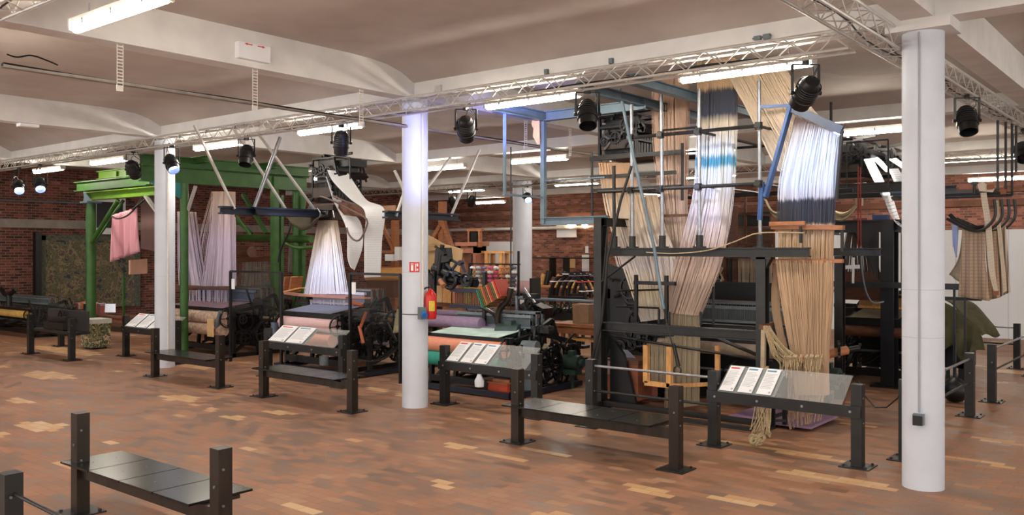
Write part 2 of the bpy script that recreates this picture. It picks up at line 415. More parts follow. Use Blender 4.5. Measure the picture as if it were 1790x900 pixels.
def sheet(mb, L, R, nu=24, nv=20, fold=.03, nf=6, off=0):
    L, R = resample(L, nv), resample(R, nv)
    def fn(u, v):
        k = int(round(v*nv)); p = L[k].lerp(R[k], u)
        return p+Vector((0, off+fold*math.sin(u*nf*2*PI)*(.4+.6*v), 0))
    return mb.grid(fn, nu, nv)
def cards(mb, L, R, n, th=.006, gap=.12):
    L, R = resample(L, n), resample(R, n)
    for k in range(n):
        a, b, c, d = L[k], R[k], R[k+1], L[k+1]
        a2, b2 = a.lerp(d, gap/2), b.lerp(c, gap/2); d2, c2 = a.lerp(d, 1-gap/2), b.lerp(c, 1-gap/2)
        nn = (b2-a2).cross(d2-a2)
        nn = nn.normalized()*th if nn.length > 1e-9 else Vector((0, th, 0))
        mb.prism([a2, b2, c2, d2], nn)
    for e in (L, R):
        o = e is R; q = [l.lerp(r, .9 if o else .1) for l, r in zip(L, R)]; mb.tube(q, .004, 4)
    return mb
# ------------------------------------------------------------ structure
S('floor', MB().rng(-19.3, 22, -13, 22, -.12, 0), floor_mat())
CE = ceil_mat(); cm = MB()
ROWS = [-11.6, -5.6, 0, 6, 12, 18, 24]; COLX = [-20.1, -13.4, -6.7, 0, 6.7, 13.4, 20.1]
prof = []
for r in ROWS: prof += [(r-1.3, 4.745), (r-.95, 4.735), (r-.65, 4.705), (r-.4, 4.64), (r-.17, 4.53), (r+.17, 4.53), (r+.4, 4.64), (r+.65, 4.705), (r+.95, 4.735), (r+1.3, 4.745)]
prof = [(y, z) for y, z in prof]
n0 = len(cm.v)
for y, z in prof: cm.v += [Vector((-19.3, y, z)), Vector((22, y, z)), Vector((-19.3, y, z+.15)), Vector((22, y, z+.15))]
for i in range(len(prof)-1):
    a = i*4; cm.f += [(a, a+1, a+5, a+4), (a+2, a+6, a+7, a+3)]
S('ceiling', cm, CE, smooth=True)
for r in ROWS[:-1]: S('ceiling_beam', MB().rng(-19.3, 22, r-.15, r+.15, 4.32, 4.56), WHITE)
for cx in COLX[1:-1]:
    for i in range(len(ROWS)-2):
        S('ceiling_beam', MB().rng(cx-.14, cx+.14, ROWS[i]+.15, ROWS[i+1]-.15, 4.32, 4.76), WHITE)
BL = brick_mat('left_brick', 1, (108, 60, 50), (62, 36, 32))
BB = brick_mat('back_brick', 0, (134, 84, 70), (86, 54, 48))
S('wall_left', MB().rng(-19.3, -19, -13, 21.3, 0, 4.75), BL)
S('wall_back', MB().rng(-19, 22, 21, 21.3, 0, 4.75), BB)
S('trim_1', MB().rng(-19, -18.85, -13, 21, 2.88, 3.14), mat('stone_ledge', (150, 140, 130), .85, 0, .2, 3))
S('trim_2', MB().rng(-19, 22, 20.85, 21, 3.55, 3.75).rng(-18.9, 22, 20.75, 21, 3.95, 4.08), mat('timber_band', (104, 66, 48), .8, 0, .25, 3))
WPART = mat('white_panel_wall', (228, 232, 236), .7, 0, .03, 1)
S('wall_partition', MB().rng(-1.3, 22, 16, 16.06, .0, 2.73), WPART)
pr = MB()
for k in range(20): pr.rng(-1.3+k*1.2-.01, -1.3+k*1.2+.01, 15.985, 16, 0, 2.73)
S('trim_3', pr, mat('panel_joint', (205, 209, 214), .7, 0, 0))
# columns with their conduit
def column(x, y, r, top=4.32):
    c = MB().lathe((x, y, 0), [(r, 0), (r, 1.2), (r+.001, 2.4), (r, top)], 40); c.v[-1].z = top
    return S('column', c, WHITEC, smooth=True)
CR = .182
column(6.7, 0, CR); column(0, 0, CR); column(-6.7, 0, CR); column(-7.57, 12, .29)
def colobj(ang, x=0., y=0., r=CR): return Vector((x+r*math.cos(ang), y+r*math.sin(ang), 0))
# ceiling box trims by column tops
S('trim_4', MB().box((6.7, 0, 4.27), (.56, .44, .1)), WHITE)
tv = math.atan2(-8.777, 8.886)       # bearing of the viewer's side of the hall
def conduit(x, y, ang, z0, z1, label, r=.014):
    p = colobj(ang, x, y, CR+.012)
    return tag(build('conduit', MB().tube([(p.x, p.y, z0), (p.x, p.y, z1)], r, 8), mat('pale_grey_pipe', (158, 162, 170), .5, .1, .05) if r < .01 else ALUW), label, 'pipe')
for (cx_, cz_) in ((6.7, 1.84), (6.7, 1.40), (0, 1.9), (-6.7, 1.72)):
    S('trim_5', MB().ring((cx_, 0, cz_), (0, 0, 1), CR-.0005, .0025, 48, 5), mat('seam_paint', (168, 174, 184), .6, 0, 0))
conduit(6.7, 0, math.atan2(-8.777, 2.186)-.18, .72, 4.2, 'thin grey conduit running down the nearest white column', .008)
conduit(0, 0, tv+.42+.15, 1.38, 4.2, 'white conduit down the middle column to a blue socket', .018)
conduit(-6.7, 0, tv+.55, .1, 4.2, 'white conduit on the column in front of the green loom', .02)
# ------------------------------------------------------------ trusses
def truss(name, label, axis, a0, a1, c, z0=4.10, w=.22, h=.18):
    t = T(name, label, 'truss', (a0, c, z0) if axis == 'x' else (c, a0, z0), 'aluminium lighting trusses')
    def pt(a, o, z): return (a, c+o, z) if axis == 'x' else (c+o, a, z)
    ch = [(-w/2, z0), (w/2, z0), (-w/2, z0+h), (w/2, z0+h)]
    for o, z in ch: build('chord', MB().cyl(pt(a0, o, z), pt(a1, o, z), .016, 8), ALU, t)
    n = int((a1-a0)/.21); lz = MB()
    for i in range(n):
        b0 = a0+(a1-a0)*i/n; b1 = a0+(a1-a0)*(i+1)/n; u = i % 2
        for o in (-w/2, w/2):
            lz.cyl(pt(b0, o, z0 if u else z0+h), pt(b1, o, z0+h if u else z0), .007, 5, caps=False)
        for z in (z0, z0+h): lz.cyl(pt(b0, -w/2 if u else w/2, z), pt(b1, w/2 if u else -w/2, z), .006, 5, caps=False)
    build('lacing', lz, ALU, t)
    cb = MB(); k = random.Random(int(a0*10)+int(c*7))
    for o in (.0, .05):
        pts = []; a = a0
        while a < a1: pts.append(pt(a, k.uniform(-.09, .09)+o*.5, z0+.02+k.uniform(0, .03))); a += .8
        cb.tube(resample(pts, len(pts)*2), .009, 5)
    build('cable', cb, BLACKP, t)
    return t
truss('lighting_truss', 'long aluminium truss running just below the beam over the three columns', 'x', -18.6, 6.15, -.29)
truss('lighting_truss', 'aluminium truss crossing overhead beside the nearest column', 'y', -8.5, 12, 6.395)
truss('lighting_truss', 'truss at the dark corner above the big glowing lamp', 'x', -4, 14, -5.92)
truss('lighting_truss', 'far aluminium truss in front of the brick wall', 'x', -18, 9, 11.55)
# ------------------------------------------------------------ fluorescent lamps
lamp = T('fluorescent_lamp', 'large lit fluorescent lamp glaring beside the emergency box beam', 'lamp', (0, 0, 0), 'lit fluorescent lamps under the ceiling')
def lamp_parts(root):
    b = MB().box((0, 0, .075), (1.52, .1, .05)).box((-.76, 0, .045), (.03, .12, .1)).box((.76, 0, .045), (.03, .12, .1))
    build('lamp_body', b, ALUW, root)
    d = MB(); pr_ = [( -.055, .05), (-.05, .01), (-.025, -.018), (0, -.024), (.025, -.018), (.05, .01), (.055, .05)]
    d.prism([(-.745, a, z) for a, z in pr_], (1.49, 0, 0)); build('diffuser', d, GLOWM, root)
    c = MB()
    for x in (-.5, 0, .5): c.box((x, -.058, .04), (.03, .008, .05)).box((x, .058, .04), (.03, .008, .05))
    build('clip', c, GALV, root)
    h = MB()
    for x in (-.5, .5): h.cyl((x, 0, .1), (x, 0, .2), .006, 6)
    build('hanger', h, GALV, root)
lamp_parts(lamp)
lamp.location = (1.8, -5.2, 4.13)
LAMPS = [
 (4.82, .25, 'lit fluorescent lamp over the tan warp, crossed by a scaffold pipe'),
 (1.87, .27, 'lit lamp between the middle column and the tall scaffold loom'),
 (-2.3, .35, 'lit lamp just left of the middle column top'),
 (-5.7, .5, 'lit lamp over the bracing struts of the green loom'),
 (-10.1, .6, 'lit lamp over the corner of the green steel frame'), (-13.3, .7, 'end lamp of the row nearest the left brick wall'),
 (-2.6, 6.3, 'second row lamp seen past the hanging steel frame'), (-5.5, 6.3, 'second row lamp peeking out right of the middle column'),
 (4.46, 6.1, 'second row lamp above the rear jacquard machine'), (.9, 6.9, 'second row lamp glimpsed between the tall yarn hanks'),
 (-9.6, 6.4, 'second row lamp behind the punched card strip'),
 (-5.8, 12.3, 'third row lamp right of the far thick column'), (-10.2, 12.4, 'third row lamp near the hanging black spotlights'),
 (4.75, 12, 'third row lamp right of the nearest column'), (-1.6, 12.3, 'third row lamp behind the scaffold pipes'),
 (4.1, 18.2, 'fourth row lamp over the white partition'), (-14.2, 18.3, 'fourth row lamp close to the far brick wall'), (-7.0, 18.3, 'fourth row lamp over the small wall sign'),
 (1.0, 18.3, 'fourth row lamp left of the nearest column'),
 # rows outside the picture that light the near floor
 (5.5, -5.2, None), (-2.2, -5.2, None), (-6.2, -5.2, None), (9.5, -5.2, None), (1.8, -10.5, None), (5.5, -10.5, None), (9.5, -10.5, None), (10, .25, None), (10, 6, None), (-10.5, -5.2, None), (-14.5, -5.2, None)]
for x, y, lb in LAMPS:
    dup(lamp, (x, y, 4.13), 0, lb or 'lit fluorescent lamp outside the picture')
# ------------------------------------------------------------ stage spotlights
def spotlight(loc, rz, tilt, label, lit=False, s=1.0, cable=True):
    """par can in a yoke; tilt from straight down"""
    x, y, z = loc; t = T('stage_spotlight', label, 'spotlight', (x, y, z), 'stage spotlights on the trusses')
    R = Matrix.Rotation(rz, 3, 'Z') @ Matrix.Rotation(tilt, 3, 'X'); c = Vector(loc)
    def W(p): return c + R @ (Vector(p)*s)
    def lat(prof, n=22):
        m = MB(); 
        for r, zz in prof:
            for i in range(n): m.v.append(W((r*math.cos(2*PI*i/n), r*math.sin(2*PI*i/n), zz)))
        for k in range(len(prof)-1):
            for i in range(n): j = (i+1) % n; m.f.append((k*n+i, k*n+j, (k+1)*n+j, (k+1)*n+i))
        m.f.append(tuple(range(n-1, -1, -1))); m.f.append(tuple(range((len(prof)-1)*n, len(prof)*n))); return m
    build('housing', lat([(.03, .2), (.075, .19), (.1, .15), (.112, .08), (.125, .02), (.125, -.05), (.132, -.055), (.132, -.075), (.118, -.078), (.112, -.18), (.105, -.18), (.1, -.06)]), BLACKP, t)
    fins = MB()
    for k in range(5): fins.tube([W((.122*math.cos(a), .122*math.sin(a), .0+.03*k)) for a in [2*PI*i/20 for i in range(20)]], .006*s, 4, True)
    build('cooling_rib', fins, IRON, t)
    build('lens', lat([(.1, -.055), (.1, -.062)]), LENSB if lit else LENSD, t)
    Rz = Matrix.Rotation(rz, 3, 'Z'); yk = MB()
    def Y_(p): return c + Rz @ (Vector(p)*s)
    top = (4.08-z)/s if 4.08-z > .2 else .27
    top = min(top, .3)
    for sx in (-1, 1): yk.bar(Y_((sx*.145, 0, -.01)), Y_((sx*.145, 0, top)), .03*s, .008*s).cyl(Y_((sx*.13, 0, 0)), Y_((sx*.17, 0, 0)), .022*s, 8)
    yk.bar(Y_((-.15, 0, top)), Y_((.15, 0, top)), .03*s, .01*s); build('yoke', yk, BLACKP, t)
    cl = MB().cyl(Y_((0, 0, top)), (x, y, max(4.13, (Y_((0, 0, top))).z+.05)), .012, 8).box((x, y, 4.1), (.05, .07, .07)); build('clamp', cl, STEEL, t)
    if cable: build('cable', MB().tube(resample([W((.0, .03, .2)), W((.05, .12, .26)), Y_((.12, .06, .2)), Y_((.06, .0, top+.08)), (x, y, 4.12)], 16), .006, 5), BLACKP, t)
    return t
def aim(src, dst, col, power, size=.5, blend=.5, parent=None, rad=.06):
    l = bpy.data.lights.new('beam', 'SPOT'); l.energy = power; l.color = col; l.spot_size = size; l.spot_blend = blend; l.shadow_soft_size = rad
    o = bpy.data.objects.new('spot_beam', l); COL.objects.link(o); o.location = Vector(src)+(Vector(dst)-Vector(src)).normalized()*.3
    o.rotation_euler = (Vector(dst)-Vector(src)).to_track_quat('-Z', 'Y').to_euler(); return o
VA = math.radians(39)
SP = [((5.62, -.08, 3.78), VA+.1, 1.05, 'black spotlight hanging in front of the tan warp sheet', False),
      ((3.0, -.1, 3.82), VA, -.5, 'black spotlight with tall yoke in front of the old jacquard head', False),
      ((1.04, -.08, 3.82), VA, .9, 'round faced black spotlight right of the middle column', False),
      ((-1.5, -.08, 3.83), VA+.25, .35, 'black spotlight left of the middle column', False),
      ((-3.95, -.08, 3.8), VA, -.4, 'black spotlight crossed by the silver struts', False),
      ((-5.95, -.29, 3.78), -1.7, .7, 'spotlight with lit blue lens on the column by the green loom', True),
      ((-7.33, -.29, 3.75), VA, .8, 'dark spotlight in front of the green steel beams', False),
      ((-11.4, -.29, 3.66), -1.9, .8, 'lit blue white spotlight closest to the left wall but one', True),
      ((-12.5, -.29, 3.66), -1.9, .9, 'lit blue spotlight closest to the left brick wall', True),
      ((6.42, 3.15, 3.8), VA-.2, -.45, 'black spotlight right of the nearest column', False),
      ((6.42, 7.0, 3.75), VA-.4, -.8, 'black spotlight cut by the picture edge on the right', False),
      ((-6.98, 11.5, 3.75), -2.3, 1.0, 'shining white spotlight beside the far thick column', True),
      ((-9.4, 11.75, 3.75), VA+.4, .5, 'distant dark spotlight over the brown timber frame', False),
      ((-10.2, 11.75, 3.75), VA-.4, .5, 'distant dark spotlight next to the middle column edge', False)]
for loc, rz, ti, lb, lit in SP: spotlight(loc, rz, ti, lb, lit, .95)
# coloured beams
VI = (.30, .32, 1.0); BLU = (.35, .55, 1.0); PK = (.75, .5, 1.0)
aim((1.3, -.9, 3.3), (.0, -.05, 3.55), VI, 52, 1.35, 1)                       # violet on the middle column head
aim((1.5, .2, 3.8), (-.5, 3.5, 4.5), VI, 60, 1.5, 1)                           # violet wash on the ceiling behind it
aim((5.62, -.2, 3.6), (5.2, 1.8, 3.1), (.25, .5, 1.0), 42, .75, .6)                       # blue on the hanging white warp
aim((3.0, -.2, 3.6), (3.7, 2.1, 3.0), (.62, .66, 1), 75, .9, .8)
aim((-6.45, -.3, 3.65), (-8.2, 2.0, 2.4), PK, 170, .8, .7)                      # lilac on the green loom's harness
aim((-3.95, -.1, 3.7), (-4.3, 2.0, 1.7), (.78, .82, 1), 130, .8, .7)
aim((6.42, 3.0, 3.7), (2.5, 3.2, 1.0), (.8, .7, 1), 70, 1.0, .8)
aim((-12.5, -.1, 3.6), (-14, 4, 1.2), (.85, .88, 1), 260, 1.2, .8)
aim((1.04, -.1, 3.7), (-.6, 2.0, .9), (.85, .8, 1), 70, .9, .8)
aim((3.2, -.3, 3.9), (2.75, -.8, .44), (.1, .2, 1), 40, .11, .5, rad=.02)           # blue dots on the bench
aim((3.2, -.3, 3.9), (4.2, -.95, .44), (.05, .25, 1), 40, .07, .5, rad=.02)
# ------------------------------------------------------------ cable tray with perforated hangers
t = T('cable_tray', 'cable tray hung under the cross beam by perforated brackets', 'cable tray', (0, -5.5, 3.93))
tr = MB().rng(-.035, .035, -5.4, 6, 3.915, 3.922).rng(-.035, -.03, -5.4, 6, 3.92, 3.945).rng(.03, .035, -5.4, 6, 3.92, 3.945)
build('tray', tr, mat('dusty_galvanised', (150, 142, 134), .6, .3, .2, 6), t)
for k in range(3): build('cable', MB().tube(resample([(-.025+.025*k+.01*math.sin(i*1.3+k), -5.4+i*.8, 3.945+.006*math.sin(i*2+k)) for i in range(15)], 40), .009, 5), BLACKP if k else GREYM, t)
for y in (-4.3, -2.68, -1.05, 2.45, 3.7, 5.0):
    h = MB().rng(.06, .066, y-.035, y-.028, 3.87, 4.32).rng(.06, .066, y+.028, y+.035, 3.87, 4.32).rng(.052, .06, y-.035, y+.035, 3.84, 3.90)
    for k in range(13): h.rng(.06, .065, y-.03, y+.03, 3.885+k*.034, 3.898+k*.034)
    build('hanger', h, ALUW, t)
tag(build('black_cable', MB().tube(resample([P(12, 95, x=0), P(30, 100, x=0), P(55, 97, x=0), P(85, 107, x=0), P(101, 114, x=0)], 24), .008, 5), BLACKP), 'loose black cable curling above the cable tray', 'cable')
# emergency box on the cross beam, small box under the next one
e = T('emergency_light', 'white emergency light box with red arrows on the cross beam', 'emergency light', (.2, -2.8, 4.4))
build('housing', MB().rng(.14, .22, -3.0, -2.58, 4.39, 4.575), SHEET, e)
ar = MB()
for s_, yc in ((-1, -2.86), (1, -2.72)):
    ar.rng(.22, .224, yc-.035, yc+.035, 4.552, 4.564)
    ar.prism([(.22, yc+s_*.03, 4.544), (.22, yc+s_*.07, 4.558), (.22, yc+s_*.03, 4.572)], (.004, 0, 0))
build('red_arrow', ar, REDI, e)
a = P(32, 226, x=-6.7); b_ = P(65, 228, x=-6.7)
tag(build('junction_box', MB().rng(-6.78, -6.62, a.y, b_.y, 4.27, 4.32), SHEET), 'small white box under the far left cross beam', 'junction box')
for i, (px, py) in enumerate([(318, 237), (364, 228), (415, 219), (768, 156), (957, 126), (1070, 107), (1334, 66), (1660, 95)]):
    if px > 1500: continue
    q = P(px, py, y=-.15)
    lbs = ['bolt block on the beam above the green loom, first from the left', 'bolt block on the beam above the green loom, second from the left', 'bolt block on the beam above the green loom, third from the left', 'small socket box on the beam right of the middle column', 'small hook on the beam left of the old jacquard head', 'small hook on the beam above the black tall yoke spotlight', 'grey clamp pair on the beam near the nearest column']
    m = MB()
    if i == 3: m.box((q.x, -.17, q.z), (.11, .04, .1)).box((q.x+.01, -.19, q.z-.01), (.04, .01, .03))
    elif i == 6: m.box((q.x-.05, -.17, q.z), (.07, .05, .04)).box((q.x+.05, -.17, q.z), (.07, .05, .05)).cyl((q.x-.1, -.18, q.z), (q.x+.1, -.18, q.z), .01, 6)
    else: m.box((q.x, -.17, q.z), (.05, .04, .06)).cyl((q.x, -.17, q.z-.03), (q.x, -.2, q.z-.05), .012, 6)
    tag(build('beam_fixing', m, ALU if i == 3 else GREYM), lbs[i], 'bolt')
# ------------------------------------------------------------ column fittings
ca = math.atan2(-8.777, 2.186)-.18; q = colobj(ca, 6.7, 0, CR+.03)
so = T('wall_socket', 'dark socket box low on the nearest white column', 'socket', (q.x, q.y, .6))
build('box', MB().box((q.x, q.y, .66), (.07, .09, .1), ca), GREYM, so); build('cover', MB().box((q.x+.05*math.cos(ca), q.y+.05*math.sin(ca), .655), (.02, .075, .085), ca), BLACKP, so)
ca = tv+.5; q = colobj(ca, 0, 0, CR+.04)
so = T('wall_socket', 'grey socket box with a round blue plug on the middle column', 'socket', (q.x, q.y, 1.2))
build('box', MB().box((q.x, q.y, 1.33), (.09, .11, .17), ca), GREYM, so)
build('plug', MB().cyl((q.x, q.y, 1.34), (q.x+.09*math.cos(ca-.15), q.y+.09*math.sin(ca-.15), 1.30), .045, 14), mat('blue_plug', (40, 110, 180), .4, 0, .05), so)
tag(build('strap', MB().ring((0, 0, 1.31), (0, 0, 1), CR+.003, .007, 40, 5), BLACKP), 'thin dark band tied around the middle column', 'strap')
ca = tv-.05
sg = T('fire_sign', 'small red fire extinguisher sign on the middle column', 'sign', tuple(colobj(ca-.0, 0, 0, CR+.01)+Vector((0, 0, 1.9))))
def onplate(u0, u1, z0, z1, d, a0=ca, n=5):
    m = MB()
    for i in range(n):
        a_, b2 = a0+(u0+(u1-u0)*i/n)/CR, a0+(u0+(u1-u0)*(i+1)/n)/CR
        pa, pb = colobj(a_, 0, 0, CR+d), colobj(b2, 0, 0, CR+d); qa, qb = colobj(a_, 0, 0, CR+d-.006), colobj(b2, 0, 0, CR+d-.006)
        m.prism([(pa.x, pa.y, z0), (pb.x, pb.y, z0), (pb.x, pb.y, z1), (pa.x, pa.y, z1)], qa-pa)
    return m
build('plate', onplate(-.07, .07, 1.9, 2.04, .008), REDI, sg)
w = MB()
for u0, u1, z0, z1 in ((-.045, -.015, 1.92, 2.0), (.01, .022, 1.915, 2.02), (.03, .05, 1.98, 2.02), (.03, .05, 1.92, 1.95), (-.05, -.01, 2.01, 2.02)):
    k = onplate(u0, u1, z0, z1, .012, n=2); n_ = len(w.v); w.v += k.v; w.f += [tuple(i+n_ for i in f) for f in k.f]
build('pictogram', w, SHEET, sg)
ca = tv+.95; q = colobj(ca, 0, 0, CR+.085)
ex = T('fire_extinguisher', 'red fire extinguisher hung on the middle column', 'fire extinguisher', (q.x, q.y, 1.22))
build('tank', MB().lathe((q.x, q.y, 1.24), [(.03, 0), (.075, .01), (.082, .05), (.082, .3), (.075, .35), (.045, .39), (.025, .41), (.025, .43)], 24), RED, ex)
build('valve', MB().cyl((q.x, q.y, 1.66), (q.x, q.y, 1.72), .02, 10).bar((q.x, q.y, 1.71), (q.x+.09, q.y-.03, 1.70), .02, .012).bar((q.x, q.y, 1.73), (q.x+.08, q.y-.02, 1.75), .02, .01), BLACKP, ex)
build('hose', MB().tube(resample([(q.x, q.y, 1.69), (q.x-.09, q.y-.04, 1.66), (q.x-.1, q.y-.05, 1.5), (q.x-.09, q.y-.05, 1.35)], 14), .012, 6), BLACKP, ex)
lb_ = MB()
for i in range(6):
    a1, a2 = tv-.3+i*.17, tv-.3+(i+1)*.17
    lb_.prism([(q.x+.0835*math.cos(a1), q.y+.0835*math.sin(a1), 1.36), (q.x+.0835*math.cos(a2), q.y+.0835*math.sin(a2), 1.36), (q.x+.0835*math.cos(a2), q.y+.0835*math.sin(a2), 1.5), (q.x+.0835*math.cos(a1), q.y+.0835*math.sin(a1), 1.5)], (.002, -.002, 0))
build('yellow_label', lb_, mat('yellow_label', (214, 190, 60), .6, 0, .2, 60), ex)
# ------------------------------------------------------------ posts, benches, info stands
PH, PW = .84, .108
def post(x, y, parent, m=STEEL, name='post', h=PH):
    p = build(name, MB().box((x, y, h/2), (PW, PW, h)), m, parent, smooth=False)
    bp = MB().box((x, y, .006), (.30, .30, .012))
    for i in (-1, 1):
        for j in (-1, 1): bp.cyl((x+i*.11, y+j*.11, .01), (x+i*.11, y+j*.11, .03), .014, 6)
    build('base_plate', bp, STEEL, p)
    b = MB()
    for z in (.45, .70): b.cyl((x+PW/2, y-.02, z), (x+PW/2+.01, y-.02, z), .009, 8)
    b.cyl((x+.01, y-PW/2, .58), (x+.01, y-PW/2-.01, .58), .01, 8); build('bolt', b, GREYM, p); return p
def bench(x0, x1, y, label, m=STEELB, yb=None, seat_over=.13):
    t = T('bench', label, 'bench', ((x0+x1)/2, y, 0), 'dark steel benches')
    post(x0, y, t, m); post(x1, y, t, m)
    s0, s1 = x0-seat_over, x1-.22; n = 4
    y0, y1 = (y-.13, y+.40) if yb is None else yb
    for i in range(n):
        a_ = s0+(s1-s0)*i/n+.006; b2 = s0+(s1-s0)*(i+1)/n-.006; m_ = MB()
        m_.rng(a_, b2, y0, y1, .415, .432)
        o = build('seat_plate', m_, SEAT, t, smooth=False)
        build('screw', MB().cyl(((a_+b2)/2, y0+.16, .43), ((a_+b2)/2, y0+.16, .434), .008, 8).cyl(((a_+b2)/2, y1-.16, .43), ((a_+b2)/2, y1-.16, .434), .008, 8), GREYM, o)
    build('support_beam', MB().box(((x0+x1)/2, y+.02, .355), (x1-x0-PW, .07, .11)).box(((s0+s1)/2, (y0+y1)/2, .40), (s1-s0, .3, .025)), m, t, smooth=False)
    return t
bench(1.42, 3.50, -5.33, 'dark steel bench nearest the viewer, alone on the open floor', yb=(-5.44, -4.92))
bench(2.56, 4.60, -.88, 'dark bench with blue light spots, in front of the tall scaffold loom', yb=(-1.02, -.40))
bench(-2.39, -.37, -.83, 'bench in front of the middle loom with white card strips')
bench(-5.69, -3.68, -.75, 'bench beside the column by the green loom')
def info_stand(x0, x1, y, label, ns, yoff=.0, frac=.5):
    t = T('info_stand', label, 'information stand', ((x0+x1)/2, y, 0), 'information stands along the barrier')
    post(x0, y, t); post(x1, y, t)
    a0, a1 = x0+.0, x1-.0
    yf = y-PW/2-.02
    rl = MB().box(((a0+a1)/2, yf, .565), (a1-a0+.1, .03, .12)).box(((a0+a1)/2, yf+.02, .61), (a1-a0-.1, .05, .012)); build('rail', rl, STEEL, t, smooth=False)
    sc = MB()
    for k in range(4): xx = a0+.05+(a1-a0-.1)*k/3; sc.cyl((xx, yf-.015, .565), (xx, yf-.024, .565), .014, 8)
    build('bolt', sc, GALV, t)
    p0 = Vector((a0+PW/2+.02, yf, .62)); up = Vector((0, .34, .26)); W_ = a1-a0-PW-.1
    g = MB().prism([p0, p0+Vector((W_, 0, 0)), p0+Vector((W_, 0, 0))+up, p0+up], Vector((0, -.004, .006)))
    build('acrylic_panel', g, GLASS, t, smooth=False)
    build('backing', MB().prism([p0+Vector((0, .01, -.014)), p0+Vector((W_*frac, .01, -.014)), p0+Vector((W_*frac, .01, -.014))+up, p0+Vector((0, .01, -.014))+up], Vector((0, .004, -.006))), GREYM, t, smooth=False)
    nn = Vector((0, -.26, .34)).normalized(); sw = W_*frac/ns
    for i in range(ns):
        q0 = p0+Vector((.02+sw*i, 0, 0))+nn*.014+up*.04; w2 = Vector((sw-.05, 0, 0)); u2 = up*.92
        s_ = build('text_sheet', MB().prism([q0, q0+w2, q0+w2+u2, q0+u2], nn*.002), SHEET, t, smooth=False)
        def line(u0, u1, v0, v1): a_ = q0+w2*u0+u2*v0+nn*.003; return [a_, a_+w2*(u1-u0), a_+w2*(u1-u0)+u2*(v1-v0), a_+u2*(v1-v0)]
        build('heading', MB().prism(line(.1, .72, .88, .94), nn*.0008), REDI if i == 0 else BLUEI, s_, smooth=False)
        tx = MB()
        for k in range(11): tx.prism(line(.1, random.uniform(.7, .92), .78-k*.055, .795-k*.055), nn*.0008)
        tx.prism(line(.78, .9, .05, .12), nn*.0008); build('printed_text', tx, GREYI, s_, smooth=False)
    return t
info_stand(4.39, 5.98, .4, 'information stand with three sheets in front of the tan warp', 3, frac=.47)
info_stand(.18, 1.84, .42, 'information stand with three sheets right of the middle column', 3, frac=.55)
info_stand(-4.15, -2.15, .5, 'information stand behind the bench of the middle loom', 2, frac=.55)
info_stand(-8.95, -6.95, .4, 'information stand partly hidden by the column of the green loom', 3, frac=.75)
def barrier(pts, label, rails, first=True):
    t = T('barrier', label, 'barrier', (pts[0][0], pts[0][1], 0), 'steel post barriers')
    for i, p in enumerate(pts): post(p[0], p[1], t)
    for a_, b2 in rails:
        for z in (.76, .45): build('rail', MB().cyl((a_[0], a_[1], z), (b2[0], b2[1], z), .016, 10), GALV if z > .5 else STEEL, t)
    return t
barrier([(2.72, .4)], 'low barrier with two rails in front of the wooden comb box', [((2.72, .4), (4.33, .4))])
barrier([(6.27, 1.02), (6.25, 4.14)], 'barrier running back behind the nearest column', [((6.27, 1.05), (6.25, 4.1))])
barrier([(6.25, 5.56), (6.27, 8.9)], 'barrier with two rails rising to the right picture edge', [((6.25, 5.6), (6.27, 8.86))])
barrier([(5.87, 9.9), (3.9, 9.9)], 'far single rail barrier in front of the white partition', [((5.83, 9.9), (3.95, 9.9))])
t = barrier([(3.1, -6.53)], 'barrier post cut off by the lower left corner of the picture', [])
build('rail', MB().cyl((3.1, -6.53, .72), (4.9, -6.45, .60), .013, 10), STEEL, t)
cp = resample([(6.0, .5, .55), (6.05, .75, .3), (6.15, .95, .3), (6.25, 1.0, .6)], 14)
tag(build('cable_loop', MB().tube([P(1500, 665, y=1.5), P(1510, 690, y=1.5), P(1530, 712, y=1.45), P(1550, 712, y=1.4), P(1570, 695, y=1.3), P(1578, 672, y=1.2)], .008, 6), BLACKP), 'thin dark cable looping above the floor left of the nearest column', 'cable')
